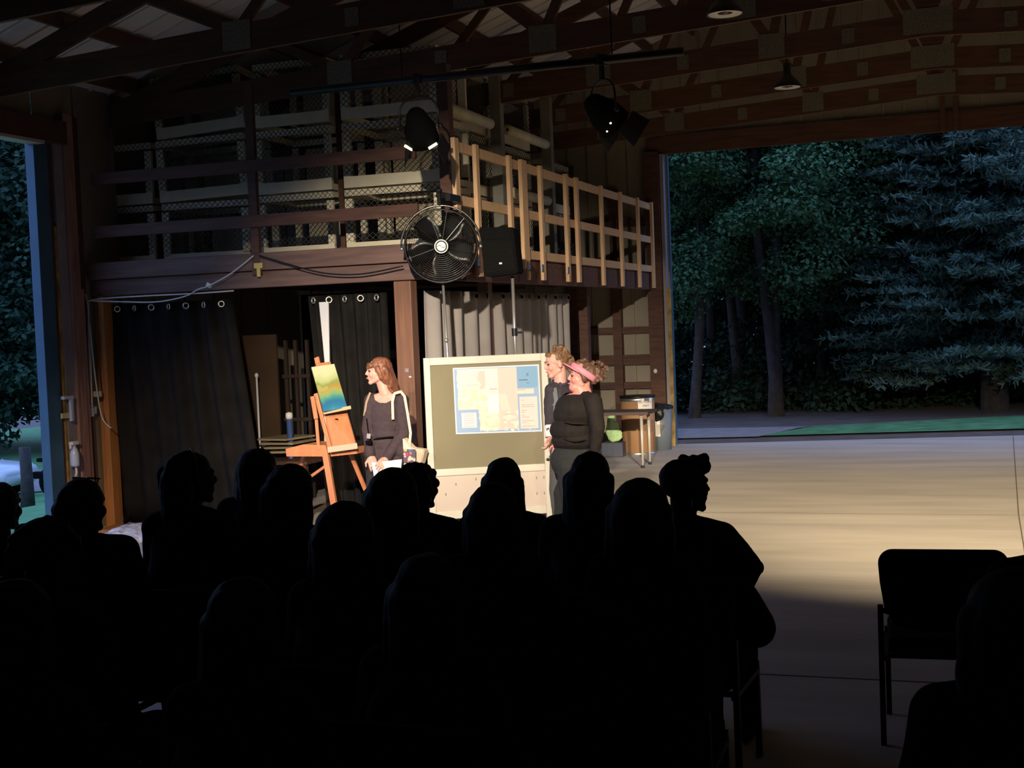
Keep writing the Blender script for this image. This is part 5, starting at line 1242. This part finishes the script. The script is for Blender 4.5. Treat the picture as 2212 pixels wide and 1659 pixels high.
for s in (-1, 1): q.torus(p(s*0.038, 0.02, 0.115), 0.028, 0.003, axis=(0, 0.2, 1), n=18, m=6); q.tube([p(s*0.066, 0.02, 0.112), p(s*0.085, -0.04, 0.06), p(s*0.088, -0.07, 0.03)], 0.003, 6)
q.build('glasses', M_black, t, True)
seated(100, 1121, 1.32, 'viewer with curly dark hair low at the left, below the glasses wearer', 'curly', 0, 0.10, clabel='black stacking chair of the curly haired viewer at lower left')
t, p, Rh, J = seated(413, 976, 1.40, 'viewer with very long hair and a thin pale headband, head turned right', 'long', 0.75, 0.088, 0.20, clabel='black stacking chair of the viewer with the pale headband', bulk=1.05)
q = MB(); q.tube([p(-0.092, -0.0, -0.03), p(-0.085, 0.0, 0.05), p(-0.05, 0.0, 0.108), p(0, 0.0, 0.127), p(0.05, 0.0, 0.108), p(0.085, 0, 0.05), p(0.092, 0, -0.03)], 0.004, 8); q.build('headband', mat('headband_grey', (0.06, 0.075, 0.09), 0.6), t, True)
q = MB(); 
for k in range(6): q.cap(p(-0.085, -0.05-0.01*k, 0.02), p(-0.135-0.012*k, -0.06, -0.34), 0.035, 0.03)
q.organic('loose_hair', M_darkhair, t, 0.012, 2, 0.01, 14)
seated(558, 969, 1.29, 'tall viewer with thick hair, directly below the gap between the black curtains', 'mid', 0.1, 0.10, 0.21, clabel='black stacking chair of the thick haired viewer below the curtain gap')
seated(628, 1003, 1.36, 'viewer with shoulder length hair in front, left of the easel legs', 'long', 0.0, 0.094, 0.19, clabel='black stacking chair of the viewer left of the easel legs')
seated(748, 1085, 1.33, 'viewer with rounded dark hair in front of the easel', 'mid', 0.0, 0.098, 0.18, clabel='black stacking chair of the viewer in front of the easel')
seated(851, 1012, 1.33, 'viewer with wide long hair in front of the woman with papers', 'long', 0.0, 0.10, 0.18, clabel='black stacking chair of the viewer below the woman with papers')
seated(905, 1001, 1.24, 'viewer with curly hair and a sloping shoulder left of the board foot', 'curly', 0.3, 0.082, 0.20, clabel='black stacking chair of the curly haired viewer left of the board foot')
t, p, Rh, J = seated(1089, 989, 1.27, 'viewer with smooth dark head centred in front of the display board', 'mid', 0.0, 0.082, 0.20, clabel='black stacking chair of the viewer centred before the board')
seated(1068, 1044, 1.33, 'viewer with a round head in front of the one centred before the board', 'mid', 0.0, 0.088, 0.19, clabel='black stacking chair one row nearer, below the board centre')
seated(1276, 976, 1.37, 'viewer with straight long hair in front of the woman with the visor', 'long', 0.0, 0.080, 0.19, clabel='black stacking chair of the straight haired viewer below the visor woman')
seated(1384, 1035, 1.34, 'viewer with frizzy round hair below the folding table', 'mid', 0.0, 0.098, 0.17, clabel='black stacking chair of the frizzy haired viewer')
t, p, Rh, J = seated(1480, 992, 1.30, 'short haired viewer in profile against the lit floor, elbow out to the right', 'quiff', 0.95, 0.078, 0.20, turn=-0.08, side=2, clabel='black stacking chair of the short haired viewer in profile')
q = MB(); q.torus(p(0.078, -0.01, -0.065), 0.012, 0.0015, axis=(1, 0, 0), n=16, m=6); q.build('earring', M_galv, t, True)
q = MB(); q.cap(J['elR'], J['elR']+Vector((0.03, 0.02, -0.005)), 0.045, 0.036); q.cap(Vector((0.12, 0.0, 0.86)), Vector((0.20, 0.10, 0.68)), 0.07, 0.085); q.cap(Vector((0.20, 0.10, 0.68)), Vector((0.24, 0.20, 0.55)), 0.085, 0.09); q.organic('coat', M_darkcloth, t, 0.012, 3)
seated(2200, 1227, 1.32, 'nearest viewer with long rounded hair at the lower right corner', 'long', 0.0, 0.11, 0.21, clabel='black stacking chair of the nearest viewer at lower right')
seated(2290, 1035, 1.33, 'person whose shoulder shows at the right edge beyond the empty chair', 'mid', 0.0, 0.085, 0.21, clabel='black stacking chair at the right edge beyond the nearest viewer')
seated(35, 1252, 1.30, 'barely visible viewer low at the left edge in the dark nearest row', 'mid', 0.0, 0.09, 0.18, clabel='unlit stacking chair low at the left edge')
seated(528, 1247, 1.31, 'barely visible viewer in the dark nearest row below the easel', 'mid', 0.0, 0.08, 0.18, clabel='unlit stacking chair in the nearest row left of centre')
seated(925, 1196, 1.26, 'barely visible viewer with soft hair in the dark below the board', 'long', 0.0, 0.09, 0.18, clabel='unlit stacking chair in the nearest row below the board')

# ------------------------------------------------------------------ trees
def quads_mesh(name, V4, m):
    """V4: (n,4,3) array of leaf corners"""
    n = len(V4); me = bpy.data.meshes.new(name)
    me.vertices.add(n*4); me.vertices.foreach_set('co', V4.reshape(-1).astype(np.float32))
    me.loops.add(n*4); me.loops.foreach_set('vertex_index', np.arange(n*4, dtype=np.int32))
    me.polygons.add(n); me.polygons.foreach_set('loop_start', np.arange(0, n*4, 4, dtype=np.int32)); me.polygons.foreach_set('loop_total', np.full(n, 4, dtype=np.int32))
    me.update(); me.validate(); me.materials.append(m); return me
def leaves(P, N, size, rng):
    """diamond leaves at points P with normals N"""
    n = len(P); a = rng.normal(size=(n, 3)); a -= N*(a*N).sum(1)[:, None]; a /= np.linalg.norm(a, axis=1)[:, None]+1e-9
    b_ = np.cross(N, a); L = (size*(0.7+0.6*rng.random(n)))[:, None]; Wd = L*0.62
    return np.stack([P-a*L*0.5, P+b_*Wd*0.5, P+a*L*0.5, P-b_*Wd*0.5], axis=1)
def crown_points(rng, cz, rx, rz, nc, nl, cr_):
    d = rng.normal(size=(nc, 3)); d /= np.linalg.norm(d, axis=1)[:, None]; rad = rng.random(nc)**0.35
    c = d*rad[:, None]*np.array([rx, rx, rz]); c[:, 2] += cz
    P = []; N = []
    for k in range(nc):
        e = rng.normal(size=(nl, 3)); e /= np.linalg.norm(e, axis=1)[:, None]
        r = cr_*(0.6+0.7*rng.random()); rr_ = (0.55+0.5*rng.random(nl))[:, None]
        p = c[k]+e*rr_*np.array([r, r, r*0.6]); nn = e*0.5+rng.normal(size=(nl, 3))*0.45+np.array([0, 0, 0.7]); nn /= np.linalg.norm(nn, axis=1)[:, None]
        P.append(p); N.append(nn)
    return np.concatenate(P), np.concatenate(N), c
def make_tree(seed, h, rx, z0, size, m, nc=150, nl=150, cr_=0.75, tr=0.115, wig=0.15):
    rng = np.random.default_rng(seed); cz = (h+z0)/2; rz = (h-z0)/2
    P, N, c = crown_points(rng, cz, rx, rz, nc, nl, cr_)
    t = thing('broadleaf_tree', (0, 0, 0), 'x', 'tree', 'trees beyond the far door')
    o = bpy.data.objects.new('foliage', quads_mesh('foliage', leaves(P, N, size, rng), m)); C.objects.link(o); o.parent = t
    q = MB(); pts = [(wig*math.sin(k*0.9+seed), wig*math.cos(k*0.7+seed)-wig, -0.4+(h*0.8)*k/8) for k in range(9)]
    q.tube(pts, [tr*(1.25 if k == 0 else 1.0-0.09*k) for k in range(9)], 12); q.build('trunk', M_bark, t, True)
    q = MB()
    for k in range(12):
        i = int(rng.integers(0, nc)); b0 = Vector(pts[int(rng.integers(3, 7))]); b1 = Vector(c[i]); md = b0.lerp(b1, 0.5)+Vector((0, 0, 0.25))
        q.tube([b0, md, b1], [tr*0.35, tr*0.22, tr*0.08], 6)
    q.build('branches', M_bark, t, True)
    return t
def place(src, px, py, zg, label, first, rz=0.0, sc=1.0, name=None, group=None, xy=None):
    t = src if first else copy_tree(src)
    g = atZ(px, py, zg) if xy is None else Vector((xy[0], xy[1], 0)); t.location = (g.x, g.y, gz(g.x, g.y)); t.rotation_euler = (0, 0, rz); t.scale = (sc, sc, sc); t['label'] = label
    if group: t['group'] = group
    return t
tA = make_tree(1, 11.0, 2.6, 2.1, 0.09, M_leafA, 120, 700, 0.62); tB = make_tree(2, 13.0, 3.0, 2.6, 0.095, M_leafA, 130, 700, 0.72)
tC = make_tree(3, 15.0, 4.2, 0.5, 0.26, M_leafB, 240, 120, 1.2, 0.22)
def bush_make(seed):
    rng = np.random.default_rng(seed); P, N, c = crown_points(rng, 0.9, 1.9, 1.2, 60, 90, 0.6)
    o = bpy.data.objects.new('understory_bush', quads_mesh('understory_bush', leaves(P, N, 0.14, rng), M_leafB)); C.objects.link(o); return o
remember(None)
def trunk_at(px, Y, X=None):
    v = atY(px, 880, Y); return (v.x, Y)
for i, (src, px, Y, rz, sc, lab) in enumerate(((tA, 1655, 25.6, 0.3, 1.0, 'leafy tree with two pale trunks, right of centre in the far door'),
        (tA, 1492, 25.2, 2.0, 0.95, 'leafy tree nearest the left jamb of the far door'), (tB, 1570, 27.2, 1.0, 1.0, 'leafy tree between the jamb tree and the pale trunks'),
        (tB, 1760, 27.5, 2.5, 0.95, 'leafy tree left of the blue spruce, sky showing at its top'), (tA, 1845, 28.5, 4.0, 1.0, 'leafy tree half hidden behind the left edge of the blue spruce'),
        (tB, 1380, 27.5, 5.0, 1.0, 'leafy tree mostly hidden by the left jamb of the far door'))):
    place(src, 0, 0, 0, lab, src['label'] == 'x', rz, sc, xy=trunk_at(px, Y))
q0 = trunk_at(1681, 25.5); q = MB((q0[0], q0[1], -0.3)); q.tube([(q0[0], q0[1], -0.4), (q0[0]-0.03, q0[1], 1.5), (q0[0]+0.06, q0[1], 3.0), (q0[0]+0.02, q0[1], 6.0)], [0.13, 0.11, 0.10, 0.07], 12)
tag(q.build('tree_trunk', M_bark, None, True), 'slim pale second trunk just right of the leafy tree trunk in the far door', 'tree')
for i, px in enumerate((1508, 1537, 1604, 1728, 1790, 1822, 1868, 2085, 2104)):
    q0 = trunk_at(px, 28.0+0.35*i); q = MB((q0[0], q0[1], -0.3)); w_ = 0.06+0.03*(i % 3)
    q.tube([(q0[0], q0[1], -0.4), (q0[0]+0.05, q0[1], 2.0), (q0[0]-0.05, q0[1], 4.5), (q0[0]+0.1, q0[1], 8.0)], [w_*1.2, w_, w_*0.9, w_*0.6], 10)
    tag(q.build('tree_trunk', M_bark, None, True), ['first thin dark', 'second thin dark', 'third thin dark', 'fourth dark', 'fifth dark', 'sixth dark', 'seventh dark', 'left of the twin dark', 'right of the twin dark'][i]+' woodland trunk counted from the left in the far door', 'tree', 'thin woodland trunks')
for i, (x, y) in enumerate(((-14, 33), (-10.5, 35), (-7.2, 33.5), (-4.0, 35), (-1.2, 36), (2.2, 34), (5.5, 35), (-6, 41), (-12, 42), (0.5, 42), (6, 42))):
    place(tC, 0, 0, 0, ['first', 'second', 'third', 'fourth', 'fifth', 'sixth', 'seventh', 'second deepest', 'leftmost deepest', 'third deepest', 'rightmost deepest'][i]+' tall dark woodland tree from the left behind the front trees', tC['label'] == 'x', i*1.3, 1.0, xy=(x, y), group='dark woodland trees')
bush = bush_make(5); bpos = [(-9.5, 27.8), (-7.6, 28.4), (-5.9, 27.6), (-4.2, 28.6), (-2.6, 28.0), (-0.9, 28.9), (0.9, 29.3), (2.8, 28.4), (4.4, 29.0), (-8.6, 30.3), (-5.0, 30.6), (-1.6, 31.0), (2.0, 31.2)]
ordn = ['first', 'second', 'third', 'fourth', 'fifth', 'sixth', 'seventh', 'eighth', 'ninth']
for i, (x, y) in enumerate(bpos):
    o = bush if i == 0 else bush.copy()
    if i: C.objects.link(o)
    o.location = (x, y, gz(x, y)-0.1); o.rotation_euler = (0, 0, i*2.1); o.scale = (1, 1, (1.0 if i < 9 else 1.5)+0.2*math.sin(i*2))
    tag(o, (ordn[i]+' dark bush from the left in the front row of the underwood' if i < 9 else ordn[i-9]+' dark bush from the left in the back row of the underwood'), 'bush', 'underwood bushes')

def make_spruce(seed, H=13.5, R=3.1):
    rng = np.random.default_rng(seed); t = thing('blue_spruce', (0, 0, 0), 'tall blue spruce with drooping branches filling the right of the far door', 'tree')
    Q = []; q = MB(); z = 1.0
    while z < H-0.4:
        u = max(0, (z-1.3)/(H-1.3)); L = R*(1-u)**0.72*(1.0 if z > 1.6 else 0.8)+0.1; nb_ = int(11+5*(1-u))
        for k in range(nb_):
            a = rng.random()*2*PI; l = L*(0.78+0.34*rng.random()); d = np.array([math.cos(a), math.sin(a), 0]); sd = np.array([-d[1], d[0], 0])
            def bp_(s): return np.array([0, 0, z])+d*l*s+np.array([0, 0, -0.55*l*s*0.55+0.30*l*s*s*0.55+0.06*math.sin(9*s)])
            q.tube([Vector(bp_(s)) for s in (0.0, 0.5, 0.95)], [0.03, 0.018, 0.006], 5, False)
            nt_ = int(6+l*7)
            for j in range(nt_):
                s = 0.22+0.78*(j+rng.random())/nt_; b0 = bp_(min(s, 1.0)); sg = 1 if j % 2 else -1
                tl = (0.16+0.42*(1-s)+0.08*rng.random())*min(1.0, l/1.4); td = d*(0.75)+sd*sg*(0.8)+np.array([0, 0, 0.05-0.35*rng.random()]); td /= np.linalg.norm(td)
                m_ = max(4, int(tl/0.035)); ss = rng.random(m_)[:, None]; pp = b0+td*tl*ss+rng.normal(size=(m_, 3))*0.016
                nd = td*0.9+rng.normal(size=(m_, 3))*0.55+np.array([0, 0, 0.35]); nd /= np.linalg.norm(nd, axis=1)[:, None]
                sv = np.cross(nd, rng.normal(size=(m_, 3))); sv /= np.linalg.norm(sv, axis=1)[:, None]+1e-9
                le = 0.095+0.05*rng.random((m_, 1)); wd = 0.021
                Q.append(np.stack([pp-sv*wd, pp+sv*wd, pp+nd*le+sv*wd*0.5, pp+nd*le-sv*wd*0.5], axis=1))
        z += 0.17+0.10*rng.random()
    o = bpy.data.objects.new('needles', quads_mesh('needles', np.concatenate(Q), M_needle)); C.objects.link(o); o.parent = t
    q.build('branches', M_bark, t)
    q = MB(); q.tube([(0, 0, -0.4), (0, 0, 2), (0, 0, H)], [0.28, 0.2, 0.03], 12); q.build('trunk', M_bark, t, True)
    return t
sp = make_spruce(9); v = atZ(2143, 886, -0.1); sp.location = (v.x+0.05, v.y, gz(v.x, v.y)); 
remember(None)
s2 = copy_tree(sp); s2.location = (v.x+3.6, v.y+1.5, gz(0, 26)); s2.rotation_euler = (0, 0, 2); s2['label'] = 'second blue spruce farther right, mostly outside the photo'; s2['group'] = 'blue spruces'; sp['group'] = 'blue spruces'
# left side: dense evergreens beyond the road
tE = make_tree(6, 15.0, 4.2, 0.3, 0.30, mat('evergreen_leaf', (0.020, 0.055, 0.034), 0.7, var=0.35, scale=0.5, spec=0.2), 300, 130, 1.1, 0.25); remember(None)
for i, (x, y, sc) in enumerate(((-34, 45, 1.0), (-38.5, 43, 1.1), (-30, 47.5, 0.95), (-43, 41, 1.15), (-35, 52, 1.35), (-42, 49, 1.35), (-28, 54, 1.3))):
    place(tE, 0, 0, 0, ['dense green tree straight behind the parked cars', 'dense green tree left of the one behind the cars', 'dense green tree partly hidden by the blue door trim', 'dense green tree at the far left edge', 'tall tree behind the others over the cars', 'tall tree behind the others at the far left', 'tall tree behind the blue door trim'][i], i == 0, i*1.1, sc, xy=(x, y), group='trees beyond the left door')

# ------------------------------------------------------------------ cars and post outside the left door
def wheel(q, c, r, w, axv): q.lathe(Vector(c)-Vector(axv)*w/2, [(0.001, 0), (r*0.6, 0), (r, 0.02), (r, w-0.02), (r*0.6, w), (0.001, w)], axis=axv, n=24)
def gpos(px, Y): v = atY(px, 900, Y); return v.x, Y
x0, y0 = gpos(134, 28.6); t = thing('off_road_car', (x0, y0, gz(x0, y0)+0.02), 'dark off-road car with a slotted grille parked behind the blue door trim', 'car', 'parked cars outside', rz=-0.12)
Mj = mat('dark_car_paint', (0.07, 0.075, 0.10), 0.35)
q = MB(); q.box((0, 1.6, 0.95), (1.5, 2.8, 0.55), bev=0.06); q.box((0, 0.55, 1.05), (1.25, 1.3, 0.28), bev=0.05); q.box((0, 2.2, 1.45), (1.45, 1.7, 0.5), bev=0.08); q.build('car_body', Mj, t)
q = MB(); q.box((0, -0.12, 0.98), (1.15, 0.06, 0.42), bev=0.02); gr = q.build('grille', mat('grille_grey', (0.16, 0.17, 0.20), 0.4), t)
for k in range(7): q = MB(); q.box((-0.33+0.11*k, -0.155, 0.98), (0.055, 0.02, 0.30), bev=0.008); q.build('slot', M_blackm, gr)
for s in (-1, 1):
    q = MB(); q.lathe((s*0.47, -0.15, 1.0), [(0.001, 0), (0.085, 0), (0.085, 0.02), (0.001, 0.03)], axis=(0, -1, 0), n=20); q.build('headlight', mat('headlamp', (0.5, 0.55, 0.6), 0.2), t, True)
    q = MB(); q.box((s*0.78, 0.45, 0.98), (0.35, 1.0, 0.10), bev=0.03); q.build('fender', M_blackm, t)
    q = MB(); q.bar((s*0.68, 1.25, 1.2), (s*0.60, 1.45, 1.75), 0.06, 0.06); q.build('windshield_post', M_blackm, t)
    for yy in (0.35, 2.7): q = MB(); wheel(q, (s*0.78, yy, 0.40), 0.40, 0.26, (1, 0, 0)); q.build('wheel', M_blackm, t, True)
q = MB(); q.box((0, -0.28, 0.62), (1.6, 0.18, 0.18), bev=0.03); q.build('bumper', M_blackm, t)
q = MB(); q.poly([(-0.62, 1.3, 1.22), (0.62, 1.3, 1.22), (0.56, 1.47, 1.72), (-0.56, 1.47, 1.72)], (0, 0.02, 0)); q.build('windshield', mat('car_glass', (0.02, 0.03, 0.04), 0.1), t)
x1, y1 = gpos(-112, 30.0); t = thing('sedan', (x1, y1, gz(x1, y1)+0.03), 'pale silver-white car with dark windows at the left edge behind the stump', 'car', 'parked cars outside', rz=0.15)
Mw = mat('white_car_paint', (0.62, 0.66, 0.72), 0.3)
q = MB(); side = [(-2.2, 0.35), (2.15, 0.35), (2.25, 0.65), (2.1, 0.88), (1.1, 0.98), (0.45, 1.38), (-0.9, 1.42), (-1.7, 1.02), (-2.2, 0.95)]
q.poly([(x, -0.85, z) for x, z in side], (0, 1.7, 0)); bmesh.ops.bevel(q.bm, geom=q.bm.edges[:], offset=0.06, segments=3, affect='EDGES'); q.build('car_body', Mw, t, True)
for sy in (-1, 1):
    q = MB(); q.poly([(x, sy*0.86, z) for x, z in ((1.0, 0.98), (0.42, 1.32), (-0.85, 1.35), (-1.5, 1.02))], (0, sy*0.012, 0)); q.build('side_window', mat('car_glass', (0, 0, 0)), t)
    for xx in (-1.35, 1.4): q = MB(); wheel(q, (xx, sy*0.78, 0.32), 0.32, 0.2, (0, 1, 0)); q.build('wheel', M_blackm, t, True)
q = MB(); q.poly([(1.12, -0.7, 1.0), (1.12, 0.7, 1.0), (0.52, 0.62, 1.36), (0.52, -0.62, 1.36)], (0.03, 0, 0.03)); q.build('windshield', mat('car_glass', (0, 0, 0)), t)
xx, yy = gpos(49, 24.5); g_ = gz(xx, yy); zt = atY(49, 966, 24.5).z
q = MB((xx, yy, g_)); q.tube([(xx, yy, g_-0.1), (xx+0.02, yy, (g_+zt)/2), (xx, yy, zt)], [0.17, 0.135, 0.125], 14)
tag(q.build('wooden_post', M_bark, None, True), 'stout dark wooden post standing on the grass in front of the parked cars', 'post')
